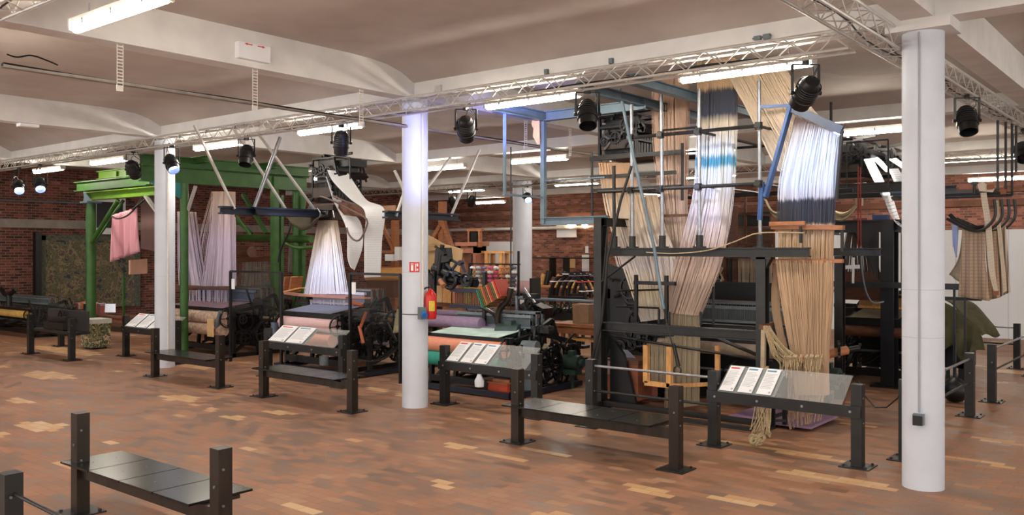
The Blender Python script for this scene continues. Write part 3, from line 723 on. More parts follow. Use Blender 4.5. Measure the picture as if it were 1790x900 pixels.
# ------------------------------------------------------------ loom machinery
def loom_body(t, x0, x1, y0, y1, h, cloth=PINKC, roll2=COPPER, warp=None, side=1, seed=1, reedcol=None, heddles=6, m=IRON, gears=True, cloth_r=.09):
    R = random.Random(seed); D = y1-y0
    for xs in (x0, x1):
        f = MB()
        def b(ya, za, yb, zb, w=.07): f.bar((xs, y0+ya*D, za*h), (xs, y0+yb*D, zb*h), .06, w)
        b(0, .03, 1, .03, .09); b(.04, 0, .04, .84); b(.96, 0, .96, .7); b(.36, 0, .42, 1.02); b(.04, .84, .42, .92); b(.42, .92, .96, .70); b(.04, .45, .4, .5, .05); b(.4, .5, .96, .4, .05)
        b(.06, .1, .38, .45, .05); b(.42, .1, .94, .38, .05); b(.42, 1.0, .6, 1.12, .06); b(.6, 1.12, .68, .8, .06)
        f.ring((xs, y0+.2*D, .64*h), (1, 0, 0), .1*D, .02, 18, 5); f.ring((xs, y0+.7*D, .55*h), (1, 0, 0), .09*D, .02, 18, 5)
        build('side_frame', f, m, t)
    build('cross_beam', MB().rng(x0, x1, y0+.02, y0+.1, .1*h, .2*h).rng(x0, x1, y1-.1, y1-.03, .15*h, .24*h).rng(x0, x1, y0+.38*D, y0+.42*D, .94*h, 1.02*h), m, t)
    build('breast_beam', MB().rng(x0-.03, x1+.03, y0-.03, y0+.06, .8*h, .9*h), m, t)
    build('cloth_roller', MB().cyl((x0+.04, y0-.05, .72*h), (x1-.04, y0-.05, .72*h), cloth_r, 20), cloth, t)
    for xs in (x0+.02, x1-.02): build('roller_flange', MB().wheel((xs, y0-.05, .72*h), (1, 0, 0), cloth_r*1.5, .03, 4, 0, .02, .03), m, t)
    if roll2: build('take_up_roller', MB().cyl((x0+.08, y0-.09, .50*h), (x1-.1, y0-.09, .50*h), cloth_r*.95, 20), roll2, t)
    # cloth running over the breast beam back to the reed
    if warp: build('woven_cloth', MB().prism([(x0+.15, y0-.1, .905*h), (x1-.15, y0-.1, .905*h), (x1-.15, y0+.33*D, .985*h), (x0+.15, y0+.33*D, .985*h)], (0, 0, .008)), warp, t)
    rd = MB().rng(x0+.06, x1-.06, y0+.33*D, y0+.36*D, 1.0*h, 1.03*h).rng(x0+.06, x1-.06, y0+.33*D, y0+.36*D, 1.17*h, 1.21*h)
    n = int((x1-x0)/.018)
    for i in range(n): xx = x0+.08+(x1-x0-.16)*i/n; rd.rng(xx, xx+.005, y0+.34*D, y0+.35*D, 1.03*h, 1.17*h)
    build('reed', rd, reedcol or GREYM, t)
    for k in range(heddles):
        yy = y0+.45*D+k*.07; z1 = h*(1.24+.02*R.random()); z0 = h*.72; hf = MB()
        hf.rng(x0+.1, x1-.1, yy, yy+.02, z1-.03, z1).rng(x0+.1, x1-.1, yy, yy+.02, z0, z0+.03).rng(x0+.1, x0+.125, yy, yy+.02, z0, z1).rng(x1-.125, x1-.1, yy, yy+.02, z0, z1)
        for i in range(26): xx = x0+.13+(x1-x0-.26)*i/25; hf.rng(xx, xx+.004, yy+.008, yy+.012, z0+.03, z1-.03)
        build('heddle_frame', hf, WOODD if k % 2 else GREYM, t)
    wb = MB().cyl((x0+.1, y1-.12, .48*h), (x1-.1, y1-.12, .48*h), .16, 22); build('warp_beam', wb, BEIGE, t)
    for xs in (x0+.1, x1-.1): build('beam_flange', MB().wheel((xs, y1-.12, .48*h), (1, 0, 0), .27, .03, 6, 0, .03, .05), m, t)
    build('dark_fill_slab', MB().rng(x0+.08, x1-.08, y0+.42*D, y0+.46*D, .14*h, .74*h).rng(x0+.1, x1-.1, y0+.3*D, y0+.42*D, .62*h, .70*h), m, t)  # dark slabs added to fill the loom's interior with darkness
    build('drive_shaft', MB().cyl((x0-.12, y0+.38*D, .38*h), (x1+.26, y0+.38*D, .38*h), .022, 10).cyl((x0-.1, y0+.68*D, .25*h), (x1+.2, y0+.68*D, .25*h), .022, 10), GALV, t)
    if gears:
        for sd in ((1, -1) if side == 0 else (side,)):
            xo = (x1+.07) if sd > 0 else (x0-.07)
            for (ya, za, r, te, sp) in ((.38, .38, .24, 30, 5), (.68, .25, .17, 24, 5), (.16, .34, .13, 20, 4), (.56, .62, .15, 22, 5), (.84, .5, .2, 26, 6), (.12, .7, .1, 16, 4)):
                build('gear_wheel', MB().wheel((xo+sd*R.uniform(0, .06), y0+ya*D, za*h), (1, 0, 0), r, .035, sp, te, .03, .04), m, t)
            build('fly_wheel', MB().wheel((xo+sd*.17, y0+.40*D, .42*h), (1, 0, 0), .30, .05, 6, 0, .035, .05), IRON, t)
            build('motor', MB().cyl((xo+.02*sd, y0+.72*D, .42), (xo+.34*sd, y0+.72*D, .42), .12, 18).cyl((xo+.34*sd, y0+.72*D, .42), (xo+.4*sd, y0+.72*D, .42), .06, 12).box((xo+.18*sd, y0+.72*D, .27), (.24, .2, .08)).box((xo+.18*sd, y0+.72*D, .57), (.1, .1, .07)).box((xo+.18*sd, y0+.72*D, .12), (.05, .05, .24)), MOSS, t)
    for k in range(14):
        sd = side or R.choice((-1, 1)); xo = (x1+R.uniform(.02, .2)) if sd > 0 else (x0-R.uniform(.02, .2))
        ya = R.uniform(.02, .95); za = R.uniform(.15, .8); p = Vector((xo, y0+ya*D, za*h)); ang = R.uniform(-1.2, 1.2); L = R.uniform(.2, .55)
        q = p+Vector((R.uniform(-.08, .08), math.sin(ang)*L, math.cos(ang)*L))
        mm = MB().bar(p, q, .018, .035).cyl(p-Vector((.03, 0, 0)), p+Vector((.03, 0, 0)), .028, 8).cyl(q-Vector((.02, 0, 0)), q+Vector((.02, 0, 0)), .02, 8)
        build('lever', mm, R.choice([IRON, IRON, STEEL, STEELB]), t)
    for k in range(7):
        xx = R.uniform(x0+.1, x1-.1); z = R.uniform(.2, .45)*h
        build('treadle_rod', MB().cyl((xx, y0+.1, z), (xx+R.uniform(-.1, .1), y0+.6*D, z+R.uniform(-.1, .2)), .012, 6), STEEL, t)
    sh = MB()
    for sd in (-1, 1):
        xs = x0-.16 if sd < 0 else x1+.16
        sh.box((xs, y0+.34*D, .98*h), (.34, .14, .05)).box((xs, y0+.30*D, 1.03*h), (.34, .015, .06)).box((xs, y0+.38*D, 1.03*h), (.34, .015, .06))
    build('shuttle_box', sh, STEEL, t)
def jacquard(t, x0, x1, y0, y1, z0, z1, m=IRON, seed=2, hooks=26):
    R = random.Random(seed); fr = MB(); H = z1-z0
    for x in (x0, x1):
        for y in (y0, y1): fr.bar((x, y, z0), (x, y, z1), .035, .035)
    for z in (z0, z0+.35*H, z0+.72*H, z1):
        fr.bar((x0, y0, z), (x1, y0, z), .03, .03).bar((x0, y1, z), (x1, y1, z), .03, .03).bar((x0, y0, z), (x0, y1, z), .03, .03).bar((x1, y0, z), (x1, y1, z), .03, .03)
    build('machine_frame', fr, m, t)
    hk = MB()
    for i in range(hooks):
        for j in range(8): x = lerp(x0+.04, x1-.04, i/(hooks-1)); y = lerp(y0+.04, y1-.04, j/7); hk.box((x, y, z0+.42*H), (.006, .006, .75*H))
    build('hook_bank', hk, m, t)
    build('griffe', MB().box(((x0+x1)/2, (y0+y1)/2, z0+.78*H), (x1-x0, (y1-y0)*.8, .08*H)).box(((x0+x1)/2, (y0+y1)/2, z0+.5*H), (x1-x0-.05, (y1-y0)*.9, .05*H)), m, t)
    build('needle_box', MB().box(((x0+x1)/2, (y0+y1)/2, z0+.24*H), ((x1-x0)*.8, (y1-y0)*1.15, .2*H)), mat('umber_wood', (54, 42, 36), .6, 0, .3, 9), t)
    build('card_cylinder', MB().cyl((x1+.1, y0-.03, z0+.62*H), (x1+.1, y1+.03, z0+.62*H), .075, 6).cyl((x1+.1, y0-.1, z0+.62*H), (x1+.1, y1+.1, z0+.62*H), .02, 8), m, t)
    for y in (y0-.02, y1+.02):
        build('batten_arm', MB().bar((x1, y, z1), (x1+.14, y, z0+.5*H), .02, .04).bar((x1+.14, y, z0+.6*H), (x0+.1, y, z0+.6*H), .02, .03), m, t)
    build('lifting_lever', MB().bar((x0-.2, (y0+y1)/2, z1+.03), (x1+.12, (y0+y1)/2, z1+.1), .04, .05).cyl(((x0+x1)/2, y0, z1+.06), ((x0+x1)/2, y1, z1+.06), .025, 8).cyl((x0-.18, (y0+y1)/2, z1), (x0-.18, (y0+y1)/2, z0-.2), .012, 6), m, t)
    for k in range(12):
        p = Vector((R.uniform(x0-.06, x1+.1), R.choice((y0-.05, y1+.05)), R.uniform(z0, z1))); q = p+Vector((R.uniform(-.15, .15), R.uniform(-.05, .05), R.uniform(-.15, .15)))
        build('catch_lever', MB().bar(p, q, .02, .03).cyl(p-Vector((0, .03, 0)), p+Vector((0, .03, 0)), .025, 8), m, t)
    for k in range(3):
        build('ratchet_wheel', MB().wheel((lerp(x0, x1, .2+.3*k), y0-.06, z0+R.uniform(.3, .8)*H), (0, 1, 0), .07+.02*k, .025, 4, 14, .02, .02), m, t)
    build('machine_core', MB().box(((x0+x1)/2, (y0+y1)/2, z0+.36*H), ((x1-x0)*.86, (y1-y0)*.8, .6*H)).box(((x0+x1)/2-.04, (y0+y1)/2-.05, z0+.86*H), ((x1-x0)*.7, (y1-y0)*.6, .22*H), 0, .06), m, t)
    build('base_board', MB().box(((x0+x1)/2, (y0+y1)/2, z0-.02), (x1-x0+.1, y1-y0+.1, .03)), WOODD, t)
def YR(*a): return [P(px, py, y=a[0]) for px, py in a[1:]]
# ============================================================ tall scaffold loom (y 1.6 and behind)
L4 = T('scaffold_loom', 'tall black iron loom with a pipe scaffold and three hanks of yarn', 'loom', (3.4, 2.4, 0))
fy = 1.6
xl, xr = P(1050, 560, y=fy).x, P(1333, 560, y=fy).x
zl = P(1060, 380, y=fy).z
build('left_post', MB().ibeam((xl, fy, 0), (xl, fy, zl), .12, .17).box((xl, fy, .01), (.26, .26, .02)), STEEL, L4, smooth=False)
build('right_post', MB().ibeam((xr, fy, 0), (xr, fy, 2.12), .12, .13).box((xr, fy, .01), (.24, .24, .02)).box((xr, fy, 2.11), (.26, .13, .03)).prism([(xr-.12, fy-.05, 2.1), (xr+.12, fy-.05, 2.1), (xr+.055, fy-.05, 1.98), (xr-.055, fy-.05, 1.98)], (0, .1, 0)), STEEL, L4, smooth=False)
xm0, xm1 = P(1060, 437, y=fy).x, P(1415, 437, y=fy).x
build('middle_beam', MB().ibeam((xm0, fy, 2.18), (xm1, fy, 2.18), .13, .115), STEEL, L4, smooth=False)
build('lower_beam', MB().ibeam((xl, fy, 1.145), (xr, fy, 1.145), .12, .125).ibeam((P(1218, 568, y=2.4).x, 2.4, 1.13), (xr+.35, 2.4, 1.13), .1, .12), STEEL, L4, smooth=False)
build('floor_rail', MB().rng(xl, xr, fy-.03, fy+.03, .03, .10).rng(xl, xr, fy-.35, fy-.31, .02, .07).rng(xl, xl+.05, fy-.35, fy+2.5, .03, .1).rng(xr-.05, xr, fy-.1, fy+2.5, .03, .1), STEEL, L4, smooth=False)
build('rear_frame', MB().ibeam((xl, 4.4, 0), (xl, 4.4, zl), .12, .17).ibeam((xr, 4.4, 0), (xr, 4.4, 2.12), .12, .13).ibeam((xl, fy, zl-.06), (xl, 4.4, zl-.06), .1, .12).ibeam((xl, 4.4, 2.18), (xm1, 4.4, 2.18), .12, .115), STEEL, L4, smooth=False)
# scaffold pipes
zt = 4.30
for i, (pxb, pxt, zb_) in enumerate(((1074, 1073, 0), (1105.5, 1104, 0), (1158, 1156, 0), (1223, 1222, 0), (1329, 1327, 0))):
    p = P(pxb, 428, y=fy); top = 3.38 if i == 0 else zt
    o = build('scaffold_pipe', MB().cyl((p.x, fy, 2.24), (P(pxt, 200, y=fy).x, fy, top), .024, 10), GALV if i != 0 else STEEL, L4)
    build('foot_collar', MB().cyl((p.x, fy, 2.24), (p.x, fy, 2.40), .045, 12).cyl((p.x, fy, 2.235), (p.x, fy, 2.255), .085, 12), STEEL, o)
def pipe(name, pts, r=.024, m=STEEL): return build(name, MB().tube([Vector(p) for p in pts], r, 8), m, L4)
up = [P(1108, 246, y=fy-.04), P(1330, 213, y=fy-.04)]; up[1].z = up[0].z = (up[0].z+up[1].z)/2
lo = [P(1045, 338, y=fy-.04), P(1332, 318, y=fy-.04)]; lo[0].z = lo[1].z = (lo[0].z+lo[1].z)/2
pipe('cross_pipe', up); pipe('cross_pipe', lo)
pipe('cross_pipe', [P(1155, 228, y=fy), P(1222, 222, y=fy)], .014)
for zz in (up[0].z, lo[0].z):
    for px in (1105, 1157, 1222.5, 1328):
        x = P(px, 300, y=fy).x
        build('pipe_clamp', MB().cyl((x, fy-.03, zz-.045), (x, fy-.03, zz+.045), .048, 10).box((x, fy-.06, zz), (.08, .05, .05)), STEEL, L4)
# pipes running back from the front scaffold
for px, zz in ((1105, lo[0].z), (1222.5, up[0].z), (1328, lo[0].z), (1222.5, lo[0].z+.02), (1328, up[0].z)):
    x = P(px, 300, y=fy).x; pipe('depth_pipe', [(x, fy, zz), (x, fy+2.0, zz)], .02)
for x, z0_ in ((xl+.25, 2.24), (3.9, 2.24), (4.6, 2.24)): pipe('scaffold_pipe', [(x, 3.6, z0_), (x, 3.6, 4.28)], .02)
pipe('cross_pipe', [(1.2, 3.6, up[0].z), (4.9, 3.6, up[0].z)], .02); pipe('cross_pipe', [(1.2, 3.6, lo[0].z), (4.9, 3.6, lo[0].z)], .02); pipe('cross_pipe', [(2.4, 3.6, 3.05), (4.9, 3.6, 3.05)], .016)
# long diagonal rods
pipe('diagonal_rod', [P(1083, 155, y=1.3), P(1100, 240, y=1.3), P(1120, 330, y=1.3), P(1143, 430, y=1.25), P(1160, 540, y=1.2)], .022, BGREY)
pipe('diagonal_rod', [P(1104, 290, y=1.45), P(1085, 350, y=1.45), P(1062, 450, y=1.45), P(1052, 560, y=1.45), P(1032, 640, y=1.45)], .02)
pipe('diagonal_rod', [P(1062, 400, y=1.5), P(1054, 490, y=1.5)], .012)
pipe('diagonal_rod', [P(1052, 492, y=1.52), P(1110, 448, y=1.52)], .016)
build('hook', MB().tube(resample([P(1160, 540, y=1.2), P(1172, 590, y=1.2), P(1184, 640, y=1.2)], 8), .009, 6).ring(P(1184, 647, y=1.2), (0, 1, 0), .05, .01, 16, 5).bar(P(1178, 600, y=1.2), P(1188, 640, y=1.2), .015, .03), STEEL, L4)
build('tie_rope', MB().tube(resample([P(1405, 407, y=1.45), P(1328, 407, y=1.5), P(1290, 420, y=1.5), P(1240, 437, y=1.5), P(1180, 443, y=1.5), P(1130, 441, y=1.5)], 20), .008, 6), ROPE, L4)
# yarn hanks
Ycol = yarn_mat('warp_yarn_beige', [(0, (196, 174, 146)), (.35, (220, 200, 182)), (.6, (222, 194, 176)), (.85, (216, 184, 160)), (1, (210, 178, 150))], 1.0, 4.5)
st = MB()
strands(st, YR(2.5, (1144, 110), (1146, 250), (1156, 340), (1172, 420), (1182, 500)), YR(2.5, (1201, 110), (1199, 250), (1197, 350), (1200, 420), (1200, 520)), 130, 14, .005, depth=.09, layers=2)
build('yarn_hank', st, Ycol, L4)
Yblue = yarn_mat('warp_yarn_dyed', [(0, (196, 172, 150)), (.30, (214, 190, 178)), (.50, (222, 222, 232)), (.600, (214, 226, 236)), (.615, (70, 150, 186)), (.64, (70, 150, 186)), (.655, (214, 226, 236)), (.765, (222, 210, 190)), (.80, (40, 46, 72)), (.885, (34, 38, 58)), (.90, (206, 172, 132)), (1, (206, 176, 140))], 1.1, 4.75)
st = MB()
strands(st, YR(2.1, (1224, 100), (1223, 230), (1218, 330), (1200, 410), (1180, 480), (1164, 545)), YR(2.1, (1285, 100), (1283, 250), (1278, 340), (1266, 420), (1250, 480), (1221, 551)), 190, 18, .0052, depth=.10, layers=2)
build('dyed_yarn_hank', st, Yblue, L4)
Ywht = yarn_mat('warp_yarn_pale', [(0, (224, 216, 214)), (.2, (220, 204, 172)), (.35, (226, 216, 214)), (.6, (222, 206, 186)), (1, (200, 156, 112))], 1.1, 3.6)
st = MB()
strands(st, YR(2.3, (1050, 285), (1060, 360), (1080, 430), (1100, 490), (1124, 562)), YR(2.3, (1106, 285), (1124, 350), (1146, 430), (1160, 480), (1168, 556)), 150, 14, .005, depth=.07, layers=2)
strands(st, YR(2.2, (1112, 340), (1124, 400), (1138, 450), (1150, 520)), YR(2.2, (1148, 340), (1162, 400), (1180, 450), (1182, 520)), 80, 10, .0042, depth=.05, layers=2)
strands(st, YR(3.2, (1070, 400), (1075, 450), (1090, 490)), YR(3.2, (1110, 400), (1110, 450), (1112, 490)), 40, 8, .0042, depth=.04, layers=1)
build('yarn_hank', st, Ywht, L4)
# U shaped fold where hanks meet, then the flat comb hanks below
Yflat = yarn_mat('harness_linen', [(0, (160, 146, 120)), (1, (182, 166, 138))], 0, 1.4, .25)
st = MB()
strands(st, YR(2.15, (1168, 538), (1166, 620), (1165, 716)), YR(2.15, (1222, 538), (1222, 620), (1221, 708)), 110, 6, .0042, depth=.05, layers=2, wav=.002)
strands(st, YR(2.0, (1132, 600), (1132, 672)), YR(2.0, (1163, 600), (1163, 676)), 55, 5, .004, depth=.04, layers=2, wav=.002)
build('harness_cords', st, Yflat, L4)
# comb frame on the lower beam
c = MB(); q0, q1 = P(1112, 500, y=1.9), P(1165, 500, y=1.9)
for q in (q0, q1): c.bar((q.x, 1.9, 1.2), (q.x, 1.9, 1.86), .045, .045)
a_, b2 = P(1112, 494, y=1.9), P(1175, 494, y=1.9); c.bar((a_.x-.03, 1.9, a_.z), (b2.x+.05, 1.9, a_.z), .05, .05).bar((a_.x, 1.9, 1.06), (b2.x, 1.9, 1.06), .12, .06)
build('comb_frame', c, IRON, L4)
c = MB(); w0, w1 = P(1128, 600, y=1.75), P(1172, 600, y=1.75); zt_, zb_ = P(1128, 603, y=1.75).z, P(1128, 668, y=1.75).z
c.rng(w0.x-.02, w0.x+.05, 1.72, 1.79, zb_, zt_).rng(w1.x-.05, w1.x+.02, 1.72, 1.79, zb_-.03, zt_).rng(w0.x, w1.x, 1.72, 1.79, zb_-.04, zb_+.02)
c.bar((w1.x, 1.76, zb_-.01), (w1.x+.42, 2.3, zb_-.01), .04, .05).bar((w1.x+.42, 2.3, zb_-.05), (w1.x+.42, 2.3, zt_), .06, .05)
build('wooden_comb_frame', c, WOODL, L4, smooth=False)
build('reed_hooks', MB().cyl(P(1152, 540, y=1.8), P(1152, 568, y=1.8), .02, 6).cyl(P(1170, 545, y=1.8), P(1170, 568, y=1.8), .02, 6).cyl(P(1225, 545, y=1.9), P(1225, 568, y=1.9), .02, 6).cyl(P(1247, 500, y=2.2), P(1247, 568, y=2.2), .02, 6), IRON, L4)
jacquard(L4, P(1048, 250, y=2.3).x, P(1100, 250, y=2.3).x+.12, 2.3, 2.95, 3.62, 4.2, IRON, 5, 22)
build('machine_beam', MB().bar((xl-.6, 2.25, 3.58), (3.0, 2.25, 3.58), .07, .06).bar((xl-.6, 3.0, 3.58), (3.0, 3.0, 3.58), .07, .06).bar((xl-.6, 2.25, 3.3), (2.9, 2.25, 3.3), .05, .05).bar((xl-.55, 2.2, 3.1), (3.0, 2.2, 3.1), .05, .04).cyl((3.0, 2.25, 2.9), (3.0, 2.25, 3.7), .022, 8).cyl((xl-.58, 2.25, 2.6), (xl-.58, 2.25, 3.7), .02, 8), STEEL, L4)
build('comb_bar', MB().box((P(1170, 377, y=2.3).x, 2.3, P(1170, 377, y=2.3).z), (.6, .05, .035)), WOODD, L4)
R = random.Random(77)
sp_ = MB()
xq0, xq1 = P(1062, 500, y=2.9).x, P(1150, 500, y=2.9).x
sp_.rng(xq0, xq1+.4, 2.9, 2.95, 0.1, 1.45).prism([(xq0, 2.9, 1.45), (xq0+.55, 2.9, 1.45), (xq0+.35, 2.9, 1.9), (xq0, 2.9, 2.0)], (0, .05, 0)).rng(xq0, xq0+.05, 2.9, 4.2, .1, 1.6)
build('dark_fill_plate', sp_, IRON, L4)  # plain dark plate added to blacken the view past the left post
build('dark_fill_panel', MB().rng(xl+.15, xr-.3, 4.25, 4.3, .1, 1.7), IRON, L4)  # dark panel added as black background behind the loom
for k in range(9): build('gear_wheel', MB().wheel((R.uniform(xq0, xq0+.7), R.uniform(2.6, 2.85), R.uniform(.5, 1.7)), (0, 1, R.uniform(-.1, .1)), R.uniform(.09, .2), .04, 5, R.choice((0, 20, 26)), .025, .04), IRON, L4)
for k in range(14):
    p = Vector((R.uniform(xq0, xq0+.7), R.uniform(2.6, 2.85), R.uniform(.4, 1.9))); build('lever', MB().bar(p, p+Vector((R.uniform(-.3, .3), R.uniform(-.1, .1), R.uniform(-.4, .4))), .025, .04), R.choice((IRON, STEEL)), L4)
build('slanted_cover', MB().prism([(xl+.06, 1.75, 0), (xl+.5, 1.75, 0), (xl+.28, 1.75, .75), (xl+.06, 1.75, 1.0)], (0, .06, 0)), IRON, L4)
build('cross_rod', MB().cyl((xl, 2.0, 1.62), (xl+.75, 2.0, 1.66), .015, 6).cyl((xl, 2.0, 1.4), (xl+.7, 2.0, 1.4), .015, 6).cyl((xl, 1.9, .98), (xr, 1.9, .8), .02, 6).cyl((xr-.75, 1.9, 1.05), (xr, 1.7, .86), .025, 6), STEEL, L4)
loom_body(L4, xl+.3, xr-.2, 2.7, 4.2, 1.15, BEIGE, None, None, 0, 11, None, 8)
# blue tilted frame with the white/brown warp curtain
fl0, fl1 = P(1383, 186, y=1.75), P(1338, 345, y=1.62)
ft1 = P(1472, 228, y=1.75)
build('blue_side_bar', MB().bar(fl0, fl1, .035, .11), BLUE, L4, smooth=False)
build('blue_top_bar', MB().bar(fl0-Vector((.03, 0, 0)), ft1, .06, .10), mat('slate_blue_paint', (44, 58, 84), .4, .15, .2, 6), L4, smooth=False)
build('right_stay', MB().bar(ft1, P(1462, 350, y=1.85), .03, .05), STEEL, L4, smooth=False)
build('blue_tie_bar', MB().bar(P(1328, 187, y=1.6), P(1383, 184, y=1.75), .03, .035).cyl(P(1332, 318, y=1.6), P(1328, 385, y=1.6), .035, 8), BLUE, L4, smooth=False)
Ydiag = yarn_mat('diagonal_warp_yarn', [(0, (234, 226, 216)), (.5, (236, 222, 204)), (1, (226, 206, 180))], 3, 4.6, .25)
st = MB(); strands(st, YR(1.95, (1262, 112), (1300, 180), (1345, 268), (1362, 300)), YR(1.95, (1362, 100), (1400, 165), (1450, 225), (1456, 232)), 180, 8, .0045, depth=.05, layers=2)
build('diagonal_warp', st, Ydiag, L4)
Ycurt = yarn_mat('curtain_warp', [(0, (184, 154, 122)), (.45, (190, 158, 126)), (.664, (198, 168, 136)), (.672, (52, 48, 54)), (.745, (50, 46, 52)), (.755, (205, 200, 205)), (.80, (214, 218, 226)), (.9, (224, 228, 234)), (.965, (206, 206, 218)), (1, (110, 84, 88))], 0, 3.78, .3)
st = MB()
strands(st, YR(1.85, (1392, 205), (1366, 300), (1361, 350), (1361, 395)), YR(1.85, (1466, 236), (1460, 300), (1458, 350), (1457, 398)), 170, 9, .0046, depth=.05, layers=2)
strands(st, YR(1.85, (1361, 395), (1360, 455)), YR(1.85, (1457, 398), (1455, 455)), 130, 4, .0044, depth=.04, layers=2)
strands(st, YR(1.7, (1358, 455), (1370, 540), (1384, 620), (1392, 690)), YR(1.7, (1456, 455), (1454, 540), (1448, 610), (1448, 690)), 230, 9, .0052, depth=.05, layers=2, wav=.012)
strands(st, YR(1.8, (1356, 460), (1350, 530), (1364, 600), (1378, 650)), YR(1.8, (1366, 460), (1362, 530), (1372, 600), (1392, 650)), 30, 9, .0046, depth=.04, layers=2, wav=.012)
strands(st, YR(1.75, (1376, 655), (1374, 700), (1382, 750)), YR(1.75, (1448, 620), (1440, 690), (1432, 735)), 60, 7, .0042, depth=.06, layers=2, wav=.02, ends=2)
build('curtain_warp', st, Ycurt, L4)
q0, q1 = P(1350, 397, y=1.8), P(1475, 403, y=1.8)
build('upper_lease_bar', MB().bar(q0, (q1.x, 1.8, q0.z-.02), .09, .055).box((q0.x+.22, 1.73, q0.z+.04), (.45, .04, .05)), WOOD, L4, smooth=False)
build('bar_hanger', MB().bar((q0.x+.38, 1.75, q0.z), (q0.x+.38, 1.75, q0.z-.2), .03, .03).bar((q1.x-.02, 1.8, q0.z), (q1.x-.02, 1.8, q0.z-.3), .03, .03), IRON, L4)
q0, q1 = P(1340, 456, y=1.7), P(1474, 456, y=1.7)
build('lower_lease_bar', MB().bar(q0, q1, .07, .045), WOOD, L4, smooth=False)
build('roller', MB().cyl(P(1372, 633, y=1.5), P(1480, 612, y=2.2), .055, 14), WOOD, L4)
build('roller_journal', MB().cyl(P(1480, 612, y=2.2), P(1502, 608, y=2.3), .035, 12).wheel(P(1466, 613, y=2.1), (1, .4, 0), .12, .03, 5, 16, .025, .03), IRON, L4)
build('support_staff', MB().bar(P(1335, 570, y=1.45), P(1333, 745, y=1.45), .05, .05), BEIGE, L4, smooth=False)
build('staff_arm', MB().bar(P(1330, 572, y=1.42), P(1372, 562, y=2.2), .05, .06), WOODD, L4, smooth=False)
cd = MB(); R = random.Random(4)
for k in range(26):
    a_ = P(1340+R.uniform(-6, 6), 572+R.uniform(-4, 6), y=1.42); b2 = P(R.uniform(1362, 1420), R.uniform(628, 640), y=1.5)
    mid = (a_+b2)/2-Vector((0, 0, R.uniform(.0, .12))); cd.tube(resample([a_, mid, b2, b2-Vector((0, 0, R.uniform(.02, .12)))], 8), .006, 4)
for k in range(46):
    x = R.uniform(1322, 1348); a_ = P(1338+R.uniform(-5, 5), 640, y=1.35); b2 = P(x+R.uniform(-4, 4), 700+R.uniform(-10, 20), y=1.3); c_ = P(1322+R.uniform(-12, 26), 770, y=1.1); c_.z = R.uniform(.01, .08)
    cd.tube(resample([a_, b2, c_], 8), .006, 4)
for k in range(34):
    a_ = P(R.uniform(1372, 1440), 628, y=1.45); L_ = R.uniform(.05, .22)
    cd.tube(resample([a_-Vector((0, 0, L_*.6)), a_+Vector((0, -.06, .02)), a_+Vector((0, -.03, .06)), a_+Vector((R.uniform(-.02, .02), -.07, -L_))], 6), .006, 4)
build('loose_cords', cd, ROPE, L4)
kn = MB(); c0 = P(1322, 770, z=.06)
for k in range(10):
    v = Vector((R.uniform(-.06, .06), R.uniform(-.05, .05), R.uniform(-.02, .03))); kn.ring(c0+v, (R.uniform(-1, 1), R.uniform(-1, 1), R.uniform(-.3, 1)), R.uniform(.025, .05), .014, 12, 5)
build('knotted_end', kn, ROPE, L4)
build('weight_bracket', MB().bar(P(1352, 650, y=1.35), P(1352, 745, y=1.35), .04, .03).bar(P(1372, 640, y=1.5), P(1372, 742, y=1.5), .05, .04).bar(P(1350, 735, y=1.35), P(1374, 735, y=1.4), .03, .03).wheel(P(1352, 700, y=1.32), (0, 1, 0), .09, .03, 4, 0, .025, .03), IRON, L4)
# trunk, papers and chest between the legs
q = P(1100, 690, y=1.95)
tk = T('storage_chest', 'brown wooden chest with cloth hanging from its lid behind the two rail barrier', 'chest', (q.x, 2.0, .1))
build('body', MB().rng(q.x-.32, q.x+.2, 1.85, 2.4, .10, .60), TERRA, tk, smooth=False)
build('lid', MB().rng(q.x-.34, q.x+.22, 1.83, 2.42, .60, .66), WOODD, tk, smooth=False)
build('rag', MB().grid(lambda u, v: (q.x-.30+u*.16, 1.82-.02*math.sin(u*9), .66-v*.2-.03*math.sin(u*5)), 8, 6), PINKC, tk, thick=.008)
tag(build('propped_board', MB().prism([P(1075, 610, y=2.1), P(1110, 645, y=2.1), P(1130, 645, y=2.1), P(1095, 612, y=2.1)], (0, .03, 0)), mat('grey_board', (140, 142, 160), .6, 0, .1, 5)), 'grey board leaning behind the wooden chest', 'board')
tag(build('floor_panel', MB().rng(3.9, 5.0, 1.75, 2.7, .04, .07), mat('mauve_board', (150, 120, 150), .4, 0, .15, 4)), 'mauve floor panel under the tall scaffold loom', 'board')
# rear harness seen between the posts
HB = T('harness_loom', 'linen harness and comb seen between the scaffold loom posts', 'loom', (3.6, 5.0, 0))
st = MB()
strands(st, YR(5.2, (1286, 446), (1286, 520), (1284, 600)), YR(5.2, (1348, 446), (1348, 520), (1348, 600)), 100, 5, .006, depth=.04, layers=1, wav=.002)
strands(st, YR(5.2, (1246, 520), (1246, 600)), YR(5.2, (1284, 520), (1284, 600)), 50, 4, .006, depth=.04, layers=1, wav=.002)
build('harness_cords', st, Yflat, HB)
hb = MB()
for py in (449, 507, 520): hb.bar(P(1262, py, y=5.1), P(1352, py, y=5.1), .06, .05)
for px in (1268, 1285): hb.bar(P(px, 360, y=5.15), P(px, 650, y=5.15), .07, .07)
build('comb_bar', hb, WOODD, HB, smooth=False)
build('black_panel', MB().rng(P(1268, 400, y=5.3).x, P(1287, 400, y=5.3).x, 5.3, 5.34, 1.3, 2.2), IRON, HB)
